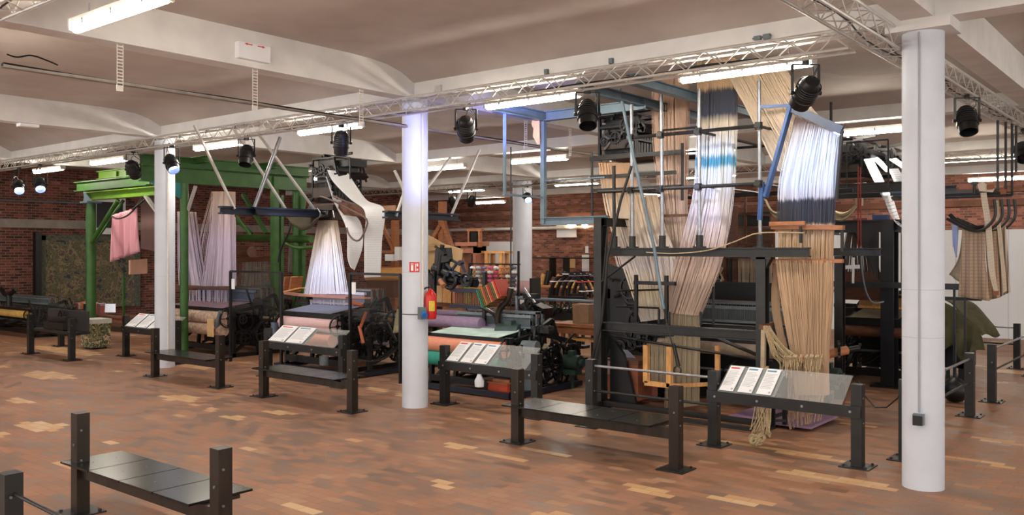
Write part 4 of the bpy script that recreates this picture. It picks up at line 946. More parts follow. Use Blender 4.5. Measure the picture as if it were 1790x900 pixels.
build('white_bottle_card', MB().prism([P(1271, 640, y=4.9), P(1289, 640, y=4.9), P(1289, 535, y=4.9), P(1280, 519, y=4.9), P(1271, 535, y=4.9)], (0, .03, 0)), mat('grey_white_card', (182, 184, 192), .7, 0, .1, 20), HB, smooth=False)
loom_body(HB, P(1225, 600, y=4.7).x, P(1350, 600, y=4.7).x, 4.9, 6.2, 1.0, BEIGE, None, None, 0, 21, WOODL, 5)
dk = MB()
a_, b2 = P(1236, 375, y=5.7), P(1352, 375, y=5.7)
dk.rng(a_.x, b2.x, 5.7, 5.76, P(1290, 446, y=5.7).z, P(1290, 398, y=5.7).z)
build('dark_board', dk, WOODD, HB, smooth=False)
build('black_board', MB().rng(a_.x-.2, b2.x, 6.3, 6.35, .1, 1.8).rng(P(1283, 375, y=5.65).x, P(1345, 375, y=5.65).x, 5.65, 5.7, P(1290, 396, y=5.7).z, P(1290, 372, y=5.7).z), IRON, HB, smooth=False)
gl_ = MB(); R = random.Random(8)
for k in range(26): q = P(R.uniform(1232, 1262), R.uniform(470, 555), y=4.9); gl_.box(q, (R.uniform(.03, .07), .03, R.uniform(.05, .16)), 0, R.uniform(-.5, .5))
build('pale_bobbin', gl_, BEIGE, HB)
fr_ = MB()
for px in (1238, 1250, 1263): fr_.bar(P(px, 440, y=4.95), P(px, 600, y=4.95), .03, .03)
for py in (470, 495, 520, 548): fr_.bar(P(1232, py, y=4.95), P(1268, py, y=4.95), .025, .025)
build('creel_frame', fr_, WOODD, HB)
up_ = MB()
for py in (395, 425, 372): up_.bar(P(1262, py, y=5.4), P(1350, py+4, y=5.4), .05, .04)
for px in (1280, 1303): up_.bar(P(px, 340, y=5.4), P(px, 440, y=5.4), .04, .04)
build('upper_frame', up_, WOODD, HB, smooth=False)
# ============================================================ steel portal hanging left of the scaffold loom
hf = T('hanging_steel_frame', 'blue grey steel frame hanging between the middle column and the old jacquard head', 'steel frame', (1.0, 1.8, 2.5))
x1_ = .9
ya, yb = P(882, 190, x=x1_).y, P(950, 195, x=x1_).y
build('beam', MB().ibeam((x1_, ya-.2, 4.22), (x1_, yb+.1, 4.22), .12, .14).ibeam((x1_+.05, yb, 4.22), (xl+.6, yb, 4.22), .12, .14), BGREY, hf, smooth=False)
build('upright', MB().bar((x1_, ya, 3.0), (x1_, ya, 4.15), .035, .035), BGREY, hf, smooth=False)
build('upright', MB().bar((x1_, yb, 2.6), (x1_, yb, 4.15), .07, .07), BGREY, hf, smooth=False)
build('lower_beam', MB().ibeam((x1_, yb, 2.64), (x1_+1.15, yb, 2.64), .1, .12).bar((x1_, ya, 3.0), (x1_, yb, 3.0), .03, .03).bar((x1_+.0, yb, 3.25), (x1_+1.1, yb, 3.25), .02, .02), BGREY, hf, smooth=False)
build('thin_rod', MB().cyl((P(893, 240, y=2.4).x, 2.4, 1.15), (P(893, 240, y=2.4).x, 2.4, 3.9), .012, 6), STEEL, hf)
tg = P(936, 215, y=yb-.1)
tag(build('cardboard_tag', MB().prism([tg+Vector((math.cos(a)*.075+.0, 0, math.sin(a)*.09+(.0))) for a in [i*PI/7-.3 for i in range(11)]]+[tg+Vector((-.05, 0, -.2)), tg+Vector((.04, 0, -.33)), tg+Vector((.08, 0, -.32))], (0, .01, 0)), CARDB), 'pale cardboard tag on the hanging steel frame', 'tag')
js = T('steel_joist', 'blue grey steel joist under the lamps above the tall scaffold loom', 'steel beam', (3.3, 2, 4.1), 'steel joists over the scaffold loom')
build('web', MB().ibeam((3.35, .3, 4.26), (3.35, 4.6, 4.26), .12, .12), BGREY, js, smooth=False)
dup(js, (2.55, 2, 4.1), 0, 'blue grey steel joist above the old jacquard head')
# ============================================================ rear loom with black portal (y about 6)
L5 = T('rear_jacquard_loom', 'black portal loom with jacquard machine left of the nearest column', 'loom', (4.0, 6.1, 0))
py_ = 6.1; xp = P(1555, 560, y=py_).x; zp = P(1555, 386, y=py_).z; w_ = .3
build('right_post', MB().ibeam((xp, py_, 0), (xp, py_, zp), .2, .28, .03).box((xp, py_, .015), (.5, .4, .03)), BLACKP, L5, smooth=False)
x2_ = P(1380, 390, y=py_).x
build('top_beam', MB().ibeam((x2_, py_, zp-.08), (xp+.2, py_, zp-.08), .2, .2, .03), BLACKP, L5, smooth=False)
g0 = xp-.14
build('gusset', MB().prism([(g0-.36, py_-.12, zp-.18), (g0, py_-.12, zp-.18), (g0, py_-.12, zp-.95)], (0, .04, 0)), BLACKP, L5, smooth=False)
build('left_post', MB().ibeam((x2_, py_, 0), (x2_, py_, zp), .2, .25, .03), BLACKP, L5, smooth=False)
build('dark_backing', MB().rng(x2_, xp+.5, 8.4, 8.44, .2, 1.15), IRON, L5, smooth=False)
build('rear_post', MB().ibeam((xp, 7.2, 0), (xp, 7.2, zp), .2, .2, .03).ibeam((xp, py_, zp-.08), (xp, 8.6, zp-.08), .16, .2, .02).ibeam((x2_, py_, zp-.08), (x2_, 8.6, zp-.08), .16, .2, .02), BLACKP, L5, smooth=False)
build('long_rail', MB().bar((x2_+.5, 5.7, P(1500, 497, y=5.7).z), (xp+1.2, 5.7, P(1500, 497, y=5.7).z), .08, .09).bar((xp-.1, 6.3, 1.45), (xp+1.3, 6.3, 1.45), .04, .05), BLACKP, L5, smooth=False)
jm = MB(); z_ = P(1520, 330, y=6.2).z
jm.ibeam((x2_-.1, 6.0, z_), (xp+.7, 6.0, z_), .12, .16).ibeam((x2_-.1, 7.4, z_), (xp+.7, 7.4, z_), .12, .16); build('machine_beam', jm, STEEL, L5, smooth=False)
z2 = z_+.1
jacquard(L5, P(1462, 300, y=6.3).x, P(1510, 300, y=6.3).x, 6.2, 6.9, z2+.1, z2+.72, IRON, 9, 20)
jacquard(L5, P(1500, 300, y=6.9).x+.15, P(1545, 300, y=6.9).x+.15, 6.9, 7.5, z2+.1, z2+.62, IRON, 10, 18)
fr = MB(); a_ = P(1480, 250, y=5.9); b2 = P(1553, 244, y=5.9)
fr.bar(a_, b2, .025, .025).bar(b2, (b2.x, 5.9, z_), .025, .025).bar(a_, (a_.x, 5.9, z_), .02, .02); build('guard_rod', fr, STEEL, L5)
cm_ = MB()
cards(cm_, YR(6.0, (1510, 278), (1522, 305), (1535, 330), (1546, 350)), YR(6.3, (1525, 276), (1540, 305), (1552, 330), (1562, 350)), 16)
cards(cm_, YR(5.95, (1545, 342), (1552, 365), (1565, 388), (1577, 397)), YR(6.2, (1560, 340), (1566, 362), (1574, 385), (1583, 395)), 10)
cards(cm_, YR(6.3, (1512, 268), (1530, 282), (1548, 300)), YR(6.5, (1528, 270), (1545, 284), (1558, 302)), 9)
cards(cm_, YR(6.3, (1553, 295), (1562, 315), (1568, 330)), YR(6.6, (1570, 294), (1580, 312), (1586, 330)), 10)
cards(cm_, YR(6.3, (1553, 278), (1568, 288), (1580, 296)), YR(6.6, (1566, 276), (1580, 286), (1590, 298)), 8)
build('punched_card_chain', cm_, PAPER, L5)
bw = MB(); bw.box(P(1568, 335, y=6.5), (.35, .3, .12), 0, .2).box(P(1540, 380, y=6.3), (.22, .2, .08)); build('blue_box', bw, BLUE, L5, smooth=False)
cn = MB()
def sag(a, b, c, d, n=10): return lambda u, v: (a.lerp(b, u)*(1-v)+c.lerp(d, u)*v)-Vector((0, .05*math.sin(v*PI*3), .12*math.sin(u*PI)))
cn.grid(sag(P(1456, 366, y=5.6), P(1502, 349, y=5.6), P(1456, 384, y=5.6), P(1500, 358, y=5.7)), 10, 8)
cn.grid(sag(P(1336, 346, y=5.0), P(1368, 366, y=5.0), P(1340, 352, y=5.0), P(1372, 384, y=5.0)), 10, 6)
build('canvas_drape', cn, mat('cream_canvas', (186, 172, 140), .9, 0, .15, 8), L5, thick=.01)
build('knot', MB().box(P(1502, 353, y=5.55), (.1, .08, .12)), BEIGE, L5)
build('red_cord', MB().cyl(P(1500, 290, y=5.5), P(1500, 445, y=5.5), .010, 6).cyl(P(1504, 292, y=5.5), P(1505, 445, y=5.5), .010, 6), mat('red_cord', (150, 50, 44), .8, 0, .1), L5)
build('white_lever', MB().bar(P(1455, 468, y=5.6), P(1502, 466, y=5.6), .05, .06).bar(P(1492, 450, y=5.6), P(1491, 495, y=5.6), .03, .03), SHEET, L5)
build('hanging_cord', MB().tube(resample([P(1504, 430, y=5.4), P(1508, 480, y=5.4), P(1516, 515, y=5.4), P(1528, 530, y=5.5), P(1545, 527, y=5.6)], 14), .012, 6), GREYM, L5)
st = MB(); Ydark = yarn_mat('grey_harness', [(0, (96, 86, 84)), (1, (120, 104, 96))], 1, 2.6, .4)
strands(st, YR(6.6, (1486, 390), (1472, 450), (1460, 510)), YR(6.6, (1508, 390), (1532, 450), (1545, 510)), 80, 7, .006, depth=.1, layers=2)
build('harness_cords', st, Ydark, L5)
loom_body(L5, P(1460, 600, y=6.0).x, xp+.25, 6.3, 8.3, 1.2, WOODD, None, mat('old_gold_weft', (104, 92, 70), .7, 0, .3, 6), 0, 31, WOODL, 7)
st = MB()
for k in range(46):
    x = lerp(P(1455, 520, y=6).x, xp-.1, k/45); st.rng(x, x+.012, 6.18, 6.2, 1.38, 1.85)
build('reed_slats', st, WOODD, L5)
bw = MB()
q = P(1612, 657, z=0)
for (px, py, r) in ((1670, 655, .16),):
    c0 = P(px, py, y=5.2); 
    cw = tag(build('counterweight', MB().lathe((c0.x, c0.y, 0), [(.02, 0), (.1, .02), (.16, .1), (.175, .18), (.15, .27), (.08, .33), (.03, .36), (.02, .42)], 20).cyl((c0.x, c0.y, .4), (c0.x, c0.y, 1.0), .015, 6), IRON), 'black round counterweight behind the nearest column', 'weight')
# tarpaulin covered machine right of the nearest column
tp = T('covered_machine', 'machine under a dark green tarpaulin right of the nearest column', 'machine', (5.4, 7, 0))
yy = 7.6; X = lambda px: P(px, 560, y=yy).x
tops = resample([P(1630, 522, y=7.5), P(1662, 534, y=7.5), P(1690, 556, y=7.45), P(1708, 572, y=7.4), P(1717, 590, y=7.35)], 24)
bots = resample([P(1630, 640, y=7.3), P(1662, 604, y=7.25), P(1684, 636, y=7.2), P(1700, 614, y=7.2), P(1722, 612, y=7.3)], 24)
build('tarpaulin', MB().grid(lambda u, v: tops[int(u*24+.01)].lerp(bots[int(u*24+.01)], v)+Vector((0, .05*math.sin(u*22)*v, 0)), 24, 10), CANVAS, tp, thick=.012)
build('tarpaulin_top', MB().grid(lambda u, v: tops[int(u*24+.01)]+Vector((.1*v, .9*v, .05*math.sin(v*5+u*7))), 24, 8), CANVAS, tp, thick=.012)
build('machine_base', MB().rng(X(1600), X(1690), yy, yy+.7, .2, .9).rng(X(1610), X(1620), yy, yy+.6, 0, .3).rng(X(1675), X(1685), yy, yy+.6, 0, .3), IRON, tp)
sf = T('slim_steel_frame', 'slim black upright frame in front of the tarpaulin covered machine', 'frame', (5.5, 6, 0))
a_ = P(1668, 505, y=6.0); b2 = P(1687, 503, y=6.0)
build('tubing', MB().bar((a_.x, 6, 0), (a_.x, 6, a_.z), .03, .03).bar((b2.x, 6, 0), (b2.x, 6, a_.z), .03, .03).bar((a_.x, 6, a_.z), (b2.x, 6, a_.z), .03, .03), BLACKP, sf, smooth=False)
build('pane', MB().rng(a_.x, b2.x, 5.995, 6.005, 1.0, a_.z), PANE, sf)
# hanging cloths on hooks, right edge
hc = T('hanging_cloth', 'checked tan cloth lengths draped over hooked rails on the right', 'cloth', (6, 5.6, 1.5))
CHK = stripe_mat('checked_tan_cloth', (178, 154, 128), (154, 128, 104), 0, .055, .3, (2, .05, .25, (152, 126, 102)))
CHK2 = stripe_mat('striped_edge_cloth', (196, 180, 160), (128, 112, 98), 0, .05, .4)
STRAP = mat('cream_strap', (214, 200, 176), .85, 0, .06, 10)
def cloth(y, l, r, m, nf=3, fold=.03, name='cloth_length'):
    return build(name, sheet(MB(), YR(y, *l), YR(y, *r), 30, 18, fold, nf), m, hc, thick=.012)
cloth(5.6, [(1682, 398), (1680, 450), (1675, 518)], [(1722, 402), (1722, 450), (1730, 526)], CHK, 2)
cloth(5.75, [(1722, 402), (1724, 450), (1730, 524)], [(1742, 400), (1744, 450), (1748, 520)], CHK, 1)
cloth(5.85, [(1738, 398), (1742, 450), (1746, 520)], [(1758, 396), (1762, 450), (1766, 510)], CHK2, 2)
cloth(5.9, [(1683, 400), (1676, 450), (1659, 480)], [(1688, 400), (1684, 450), (1676, 492)], BEIGE, 1)
cd_ = MB()
cards(cd_, YR(5.5, (1713, 335), (1722, 395), (1728, 470), (1738, 512)), YR(5.5, (1724, 335), (1733, 395), (1739, 470), (1744, 508)), 34, .006, .06)
cards(cd_, YR(5.7, (1738, 350), (1744, 410), (1750, 470), (1754, 512)), YR(5.7, (1745, 350), (1751, 410), (1757, 470), (1760, 508)), 30, .006, .06)
build('woven_strap', cd_, STRAP, hc)
build('strap_end', MB().box(P(1741, 512, y=5.5), (.07, .03, .06)), TERRA, hc)
hr = T('hook_rail', 'black hanging rails with curved hooks carrying the checked cloths', 'rail', (6, 5.6, 2.6))
rl = MB()
for k, (px, pyb) in enumerate(((1744, 333), (1758, 339), (1769, 342), (1776, 300))):
    q = P(px, 230, y=5.5+.25*k); rl.bar((q.x, q.y, 4.08), (q.x, q.y, P(px, pyb, y=q.y).z), .03, .03)
zz = P(1700, 335, y=5.5).z
for k, (l_, r_) in enumerate(((1655, 1744), (1655, 1758), (1655, 1769))):
    y = 5.5+.25*k; z = P(1744, (333, 339, 342)[k], y=y).z; rl.bar((P(l_, 335, y=y).x-.8, y, z), (P(r_, 335, y=y).x, y, z), .04, .04)
build('rail', rl, STEEL, hr, smooth=False)
hk = MB()
for k, dx in enumerate((0, 12, 24, 35)):
    y = 5.45+.15*k
    hk.tube(resample([P(1738+dx, 348, y=y), P(1740+dx, 375, y=y), P(1730+dx, 392, y=y), P(1712+dx, 403, y=y), P(1690+dx*.8, 400, y=y), P(1655+dx*.5, 382, y=y)], 24), .022, 7)
build('hook', hk, STEEL, hr)
build('wooden_block', MB().box(P(1731, 327, y=5.4), (.08, .06, .07)).box(P(1754, 335, y=5.6), (.07, .06, .07)), TERRA, hr)
build('pale_plate', MB().prism([P(1708, 322, y=5.4), P(1718, 318, y=5.4), P(1738, 330, y=5.4), P(1735, 336, y=5.4), P(1712, 334, y=5.4)], (0, .03, 0)), STRAP, hr)
build('knob', MB().cyl(P(1703, 322, y=5.4), P(1703, 338, y=5.4), .02, 8).box(P(1703, 320, y=5.4), (.08, .06, .04)), STEEL, hr)
build('blue_cloth', sheet(MB(), YR(5.9, (1664, 392), (1666, 430)), YR(5.9, (1676, 394), (1672, 450)), 8, 8, .02, 1), mat('pale_blue_cloth', (170, 186, 224), .8, 0, .05), hr, thick=.01)
build('black_cable', MB().tube(resample([P(1660, 375, y=5.7), P(1680, 392, y=5.7), P(1700, 398, y=5.7), P(1720, 396, y=5.7)], 14), .03, 8), BLACKP, hr)
# ============================================================ middle loom with white punched cards (x -5.1..-2.8)
L2 = T('jacquard_loom', 'black jacquard loom with hanging white punched cards and a fan of white cords', 'loom', (-3.9, 2.3, 0))
loom_body(L2, -5.0, -3.35, 1.45, 3.3, 1.18, PINKC, COPPER, mat('grey_white_cloth', (98, 100, 118), .7, 0, .15, 9), 1, 41, mat('pale_reed', (190, 184, 200), .7, 0, .1, 30), 6, cloth_r=.12)
# outer iron gearing and second frame reaching right
R = random.Random(51)
g = MB()
for ya, yb in ((1.5, 3.4),): g.bar((-2.75, ya, .06), (-2.75, yb, .06), .05, .09).bar((-2.75, ya+.1, 0), (-2.75, ya+.1, .9), .06, .06).bar((-2.75, yb-.1, 0), (-2.75, yb-.1, .9), .06, .06).bar((-2.75, ya, .85), (-2.75, yb, .95), .05, .07).bar((-2.75, ya+.1, .2), (-2.75, yb-.2, .8), .05, .05)
build('outrigger_frame', g, IRON, L2)
build('floor_rail', MB().rng(-5.1, -2.7, 1.3, 1.38, .02, .08).rng(-2.74, -2.66, 1.3, 3.5, .02, .08), NAVY, L2, smooth=False)
for k in range(7):
    y = R.uniform(1.5, 3.2); z = R.uniform(.25, 1.05); r = R.uniform(.08, .26)
    build('gear_wheel', MB().wheel((R.uniform(-3.1, -2.7), y, z), (1, R.uniform(-.1, .1), 0), r, .04, R.choice((4, 5, 6)), R.choice((0, 22, 30)), .03, .04), IRON, L2)
for k in range(16):
    p = Vector((R.uniform(-3.2, -2.65), R.uniform(1.5, 3.3), R.uniform(.2, 1.2))); q = p+Vector((R.uniform(-.25, .25), R.uniform(-.3, .3), R.uniform(-.35, .35)))
    build('lever', MB().bar(p, q, .025, .04).cyl(p-Vector((.03, 0, 0)), p+Vector((.03, 0, 0)), .035, 8), R.choice((IRON, IRON, STEEL, BLACKP)), L2)
build('shaft', MB().cyl((-3.4, 1.9, .55), (-2.6, 1.9, .55), .03, 10).cyl((-3.4, 2.6, .8), (-2.6, 2.6, .8), .03, 10).cyl((-3.4, 2.3, 1.02), (-2.55, 2.3, 1.02), .035, 10), GALV, L2)
build('shuttle_bed', MB().box((-3.1, 1.75, 1.06), (.7, .2, .06)).box((-2.95, 1.7, 1.13), (.3, .1, .08)), STEEL, L2)
build('wooden_handle', MB().cyl(P(628, 570, y=1.4), P(635, 600, y=1.4), .03, 10).bar(P(640, 545, y=1.5), P(630, 572, y=1.4), .03, .04), ORANGER, L2)
build('handle_arc', MB().tube(resample([P(625, 628, y=1.25), P(650, 632, y=1.25), P(675, 625, y=1.3), P(692, 612, y=1.3)], 12), .012, 6), IRON, L2)
build('bobbin', MB().cyl(P(612, 528, y=1.8), P(634, 534, y=1.8), .045, 12, .03), ORANGER, L2)
q = P(480, 605, y=1.25)
build('grey_cylinder', MB().cyl((q.x, 1.25, .45), (q.x, 1.25, .85), .07, 14), mat('steel_blue_paint', (84, 96, 116), .4, .2, .1), L2)
q = P(566, 630, y=1.1); build('tin', MB().cyl((q.x, 1.1, q.z-.08), (q.x, 1.1, q.z+.08), .08, 16), GREYM, L2)
# comber board and cords
Yfan = yarn_mat('fan_cords', [(0, (196, 194, 208)), (.35, (212, 214, 230)), (.7, (196, 180, 160)), (1, (120, 96, 70))], 1.2, 3.0, .3)
st = MB()
tl, tr_, bl_, br_ = P(555, 385, y=2.1), P(592, 385, y=2.1), P(535, 514, y=2.1), P(608, 514, y=2.1)
for g_ in range(5):
    u0, u1 = g_/5, (g_+.82)/5; v0, v1 = .15+.7*g_/5, .15+.7*(g_+.9)/5
    strands(st, [tl.lerp(tr_, v0), tl.lerp(tr_, v0).lerp(bl_.lerp(br_, u0), .5)+Vector((0, 0, 0)), bl_.lerp(br_, u0)], [tl.lerp(tr_, v1), tl.lerp(tr_, v1).lerp(bl_.lerp(br_, u1), .5), bl_.lerp(br_, u1)], 60, 7, .006, depth=.06, layers=2, wav=.004)
strands(st, [P(541, 524, y=2.1), P(541, 552, y=2.1)], [P(606, 524, y=2.1), P(606, 552, y=2.1)], 90, 3, .005, depth=.07, layers=1, wav=.002)
build('harness_cords', st, Yfan, L2)
build('comber_board', MB().bar(P(524, 515, y=2.05), P(612, 520, y=2.05), .22, .04).bar(P(612, 520, y=2.05), P(650, 521, y=2.05), .06, .03).bar(P(500, 512, y=2.1), P(530, 516, y=2.1), .1, .05), mat('rosy_wood', (160, 110, 92), .5, 0, .2, 8), L2, smooth=False)
jacquard(L2, P(547, 300, y=2.1).x, P(585, 300, y=2.1).x, 2.1, 2.75, 3.1, 3.98, IRON, 15, 16)
jp = MB(); xa, xb = P(545, 400, y=2.1).x, P(590, 400, y=2.1).x
jp.box(((xa+xb)/2, 2.4, 3.02), (.75, .8, .1)).box(((xa+xb)/2, 2.4, 2.88), (.6, .7, .18)); build('machine_base', jp, mat('umber_wood', (54, 42, 36), .6, 0, .3, 9), L2, smooth=False)
gr = MB(); a_, b2 = P(563, 271, y=2.2), P(612, 276, y=2.2); gr.bar(a_, b2, .02, .02).bar(b2, (b2.x, 2.2, b2.z-.4), .02, .02).bar(a_, (a_.x, 2.2, a_.z-.3), .02, .02).box(((a_.x+b2.x)/2+.05, 2.5, a_.z-.18), (.55, .4, .14)); build('card_frame', gr, IRON, L2)
cm_ = MB()
cards(cm_, YR(1.9, (572, 297), (583, 318), (613, 348), (638, 370), (637, 420), (637, 485)), YR(2.3, (607, 300), (627, 331), (643, 351), (672, 366), (668, 420), (665, 484)), 60, .005, .035)
cards(cm_, YR(1.95, (570, 308), (583, 350), (605, 398), (608, 450), (614, 468)), YR(2.3, (581, 322), (603, 360), (630, 388), (634, 430), (620, 472)), 42, .005, .035)
build('punched_card_chain', cm_, PAPER, L2)
build('card_guide_hoop', MB().tube(resample([P(560, 343, y=1.85), P(580, 350, y=1.85), P(612, 366, y=1.85), P(640, 382, y=1.85), P(640, 398, y=1.85), P(630, 418, y=1.85), P(620, 420, y=1.85), P(610, 410, y=1.85), P(606, 398, y=1.85)], 30), .018, 7).tube(resample([P(582, 342, y=1.95), P(604, 352, y=1.95), P(636, 364, y=1.95), P(638, 382, y=1.95)], 12), .02, 7), mat('rusty_pipe', (112, 92, 88), .6, .3, .2), L2)
build('leather_apron', MB().grid(lambda u, v: P(592+u*45, 352+v*22+6*u, y=2.0)+Vector((0, .05*math.sin(u*7), 0)), 10, 6), WOODD, L2, thick=.02)
# black beams hung from the ceiling by silver struts
hb = T('hanging_beam', 'dark blue beam hung on silver struts in front of the green steel frame', 'beam', (-4.6, 1, 2.9))
xb_ = -4.55; ya, yb = P(385, 366, x=xb_).y, P(585, 375, x=xb_).y
build('beam', MB().ibeam((xb_, ya, 2.9), (xb_, yb, 2.9), .14, .14, .03).ibeam((xb_+.16, ya+.6, 2.9), (xb_+.16, yb-.1, 2.9), .1, .14, .03), NAVY, hb, smooth=False)
for (p0, p1) in (((362, 265), (410, 365)), ((430, 258), (500, 366)), ((486, 280), (550, 366))):
    a_ = P(p0[0], p0[1], x=xb_+.05); b2 = P(p1[0], p1[1], x=xb_+.05); d = (a_-b2); a_ = b2+d*max(1, (4.3-b2.z)/d.z); build('strut', MB().bar(a_, b2, .05, .03), ALU, hb)
a_, b2 = P(490, 240, x=xb_+.25), P(445, 362, x=xb_+.12); build('strut', MB().cyl(a_, b2, .035, 10), GALV, hb)
build('lower_strut', MB().bar(P(412, 376, x=xb_), P(437, 410, x=xb_), .05, .03), GREEN, hb)
hb2 = T('hanging_beam', 'dark blue beam hung on silver struts behind the middle column', 'beam', (-2, 2, 2.8))
xb_ = -2.3; ya, yb = P(673, 378, x=xb_).y, P(800, 383, x=xb_).y
build('beam', MB().ibeam((xb_, ya, 2.82), (xb_, yb, 2.82), .14, .13, .03), NAVY, hb2, smooth=False)
build('bench_box', MB().box((xb_, (ya+yb)/2-.2, 2.93), (.2, .5, .06)), NAVY, hb2)
for (p0, p1) in (((838, 262), (788, 378)), ((788, 275), (738, 340)), ((690, 298), (712, 345)), ((712, 320), (692, 378))):
    a_ = P(p0[0], p0[1], x=xb_+.03); b2 = P(p1[0], p1[1], x=xb_+.03); build('strut', MB().bar(a_, b2, .045, .03), ALU, hb2)
bk = T('cloth_sling', 'brown green cloth sling slung under the dark beam by the card machine', 'sling', (-4.3, 1.4, 2.6))
build('sling', MB().grid(lambda u, v: P(514+u*62, 374+4*math.sin(v*3)+28*math.sin(PI*min(1, u*1.0))*v, y=1.9)+Vector((0, -.22*math.sin(v*PI*.7)+.02*math.sin(u*20), 0)), 22, 12), mat('sling_canvas', (62, 54, 38), .85, 0, .35, 7), bk, thick=.02)
build('black_bundle', MB().grid(lambda u, v: P(512+u*62, 366+v*10+3*math.sin(u*9), y=1.85), 12, 4), BLACKP, bk, thick=.05)
build('tie', MB().tube(resample([P(555, 364, y=1.7), P(560, 372, y=1.65), P(558, 380, y=1.7)], 6), .012, 5).tube(resample([P(582, 368, y=1.7), P(584, 380, y=1.7)], 4), .01, 5), GALV, bk)
build('black_cord', MB().tube(resample([P(508, 384, y=1.7), P(507, 400, y=1.7), P(498, 420, y=1.7), P(490, 440, y=1.7), P(487, 458, y=1.7)], 14), .02, 6), BLACKP, bk)
def guard(label, px0, px1, pyt, y, postpx=None):
    g_ = T('guard_frame', label, 'frame', (P(px0, 500, y=y).x, y, 0), 'slim black guard frames')
    a_, b2 = P(px0, pyt, y=y), P(px1, pyt+3, y=y); b2.z = a_.z
    build('tubing', MB().bar((a_.x, y, 0), (a_.x, y, a_.z), .045, .045).bar((b2.x, y, .0), (b2.x, y, a_.z), .045, .045).bar(a_, b2, .04, .04), BLACKP, g_, smooth=False)
    build('wire_pane', MB().rng(a_.x+.02, b2.x-.02, y-.003, y+.003, .95, a_.z-.02), PANE, g_)
    build('tag_card', MB().box((a_.x+.12, y-.02, a_.z-.25), (.1, .01, .2)), SHEET, g_)
    return g_
guard('slim black guard frame between the green loom and the card loom', 403, 492, 474, 1.25)
guard('slim black guard frame in front of the gearing left of the middle column', 612, 700, 478, 1.35)
# ============================================================ green loom
L1 = T('green_frame_loom', 'loom under a green steel frame with lilac lit yarn cones', 'loom', (-8.2, 2.4, 0))
gx = -8.3; GZ = 3.62
def P_(px, py, **k): return P(px, py, **k)
xr1 = P(322, 400, y=1.25).x
build('front_column', MB().cyl((xr1, 1.25, 0), (xr1, 1.25, GZ), .085, 18), GREEN, L1)
xc = P(159, 400, y=1.25).x
build('corner_column', MB().cyl((xc, 1.25, 0), (xc, 1.25, 3.34), .115, 20), GREEN, L1)
build('column_cap', MB().box((xc, 1.25, 3.36), (.36, .36, .04)).prism([(xc-.05, 1.1, 3.38), (xc+.35, 1.1, 3.38), (xc-.05, 1.1, 3.62)], (0, .03, 0)), BGREY, L1, smooth=False)
build('main_beam', MB().ibeam((xr1-.1, .35, GZ+.17), (xr1-.1, 4.5, GZ+.17), .2, .34, .025), GREEN, L1, smooth=False)
build('upper_beam', MB().ibeam((xr1-.1, .35, GZ+.44), (xr1+.1, 4.4, GZ+.44), .2, .22, .025).ibeam((xr1-.5, 1.5, GZ+.5), (xr1+.5, 1.5, GZ+.5), .16, .14, .02).ibeam((xr1-.5, 3.2, GZ+.5), (xr1+.5, 3.2, GZ+.5), .16, .14, .02), GREEN, L1, smooth=False)
build('gusset', MB().prism([(xr1+.0, .45, GZ), (xr1, 1.2, GZ), (xr1, 1.2, GZ-.35)], (.02, 0, 0)), mat('teal_paint', (38, 120, 120), .4, .1, .1), L1)
za = 3.50
build('front_beam', MB().ibeam((xc-.1, 1.2, za), (xr1-.1, 1.2, za), .18, .20, .025), GREENL, L1, smooth=False)
build('top_beam', MB().ibeam((P(135, 325, y=1.45).x, 1.45, 3.79), (P(262, 325, y=1.45).x, 1.45, 3.79), .18, .24, .025), GREEN, L1, smooth=False)
bx = MB()
for px in (205, 222, 240): q = P(px, 300, y=1.9); bx.ibeam((q.x, 1.9, 3.7), (q.x, 1.9, 4.15), .12, .12, .02)
q = P(190, 300, y=1.9); bx.ibeam((q.x-.5, 1.9, 4.1), (xr1-.2, 1.9, 4.1), .14, .2, .02); build('stub_post', bx, GREENL, L1, smooth=False)
build('brace', MB().cyl(P(160, 424, y=1.15), P(206, 350, y=1.15), .05, 10).cyl(P(164, 424, y=1.5), P(216, 350, y=1.9), .04, 10), GREEN, L1)
build('brace', MB().bar(P(255, 343, y=1.1), P(285, 385, y=1.1), .1, .03).bar(P(342, 325, y=1.3), P(322, 388, y=1.3), .07, .03).bar(P(318, 340, y=1.3), P(322, 400, y=1.3), .05, .03), ALU, L1)
xg2 = P(520, 420, y=4.3).x
build('rear_column', MB().cyl((xg2, 4.3, 0), (xg2, 4.3, GZ), .12, 16).cyl((xg2+.22, 4.3, 0), (xg2+.22, 4.3, GZ-.1), .06, 12), GREEN, L1)
x3 = P(480, 420, y=3.6).x
build('inner_column', MB().bar((x3, 3.6, 0), (x3, 3.6, GZ+.3), .14, .14).bar((P(492, 400, y=3.8).x, 3.8, 0), (P(492, 400, y=3.8).x, 3.8, 3.5), .08, .08), GREEN, L1)
build('cross_tube', MB().cyl(P(405, 415, y=4.2), P(545, 418, y=4.2), .09, 14), GREEN, L1)
build('rear_brace', MB().bar(P(425, 340, y=3.6), P(466, 408, y=3.6), .1, .06).bar(P(410, 382, y=3.4), P(440, 408, y=3.4), .08, .05).tube(resample([P(498, 425, y=3.5), P(520, 433, y=3.5), P(548, 432, y=3.5)], 8), .04, 8), GREEN, L1)
Ylil = yarn_mat('lilac_cone_yarn', [(0, (190, 178, 196)), (.4, (204, 188, 212)), (.75, (196, 172, 160)), (1, (160, 124, 96))], 1.35, 3.9, .3)
st = MB()
strands(st, YR(2.0, (376, 335), (372, 400), (358, 500)), YR(2.0, (406, 335), (407, 400), (408, 500)), 190, 8, .0068, depth=.10, layers=2)
strands(st, YR(2.2, (318, 370), (318, 440), (320, 500)), YR(2.2, (336, 370), (346, 440), (357, 500)), 150, 8, .0068, depth=.12, layers=2)
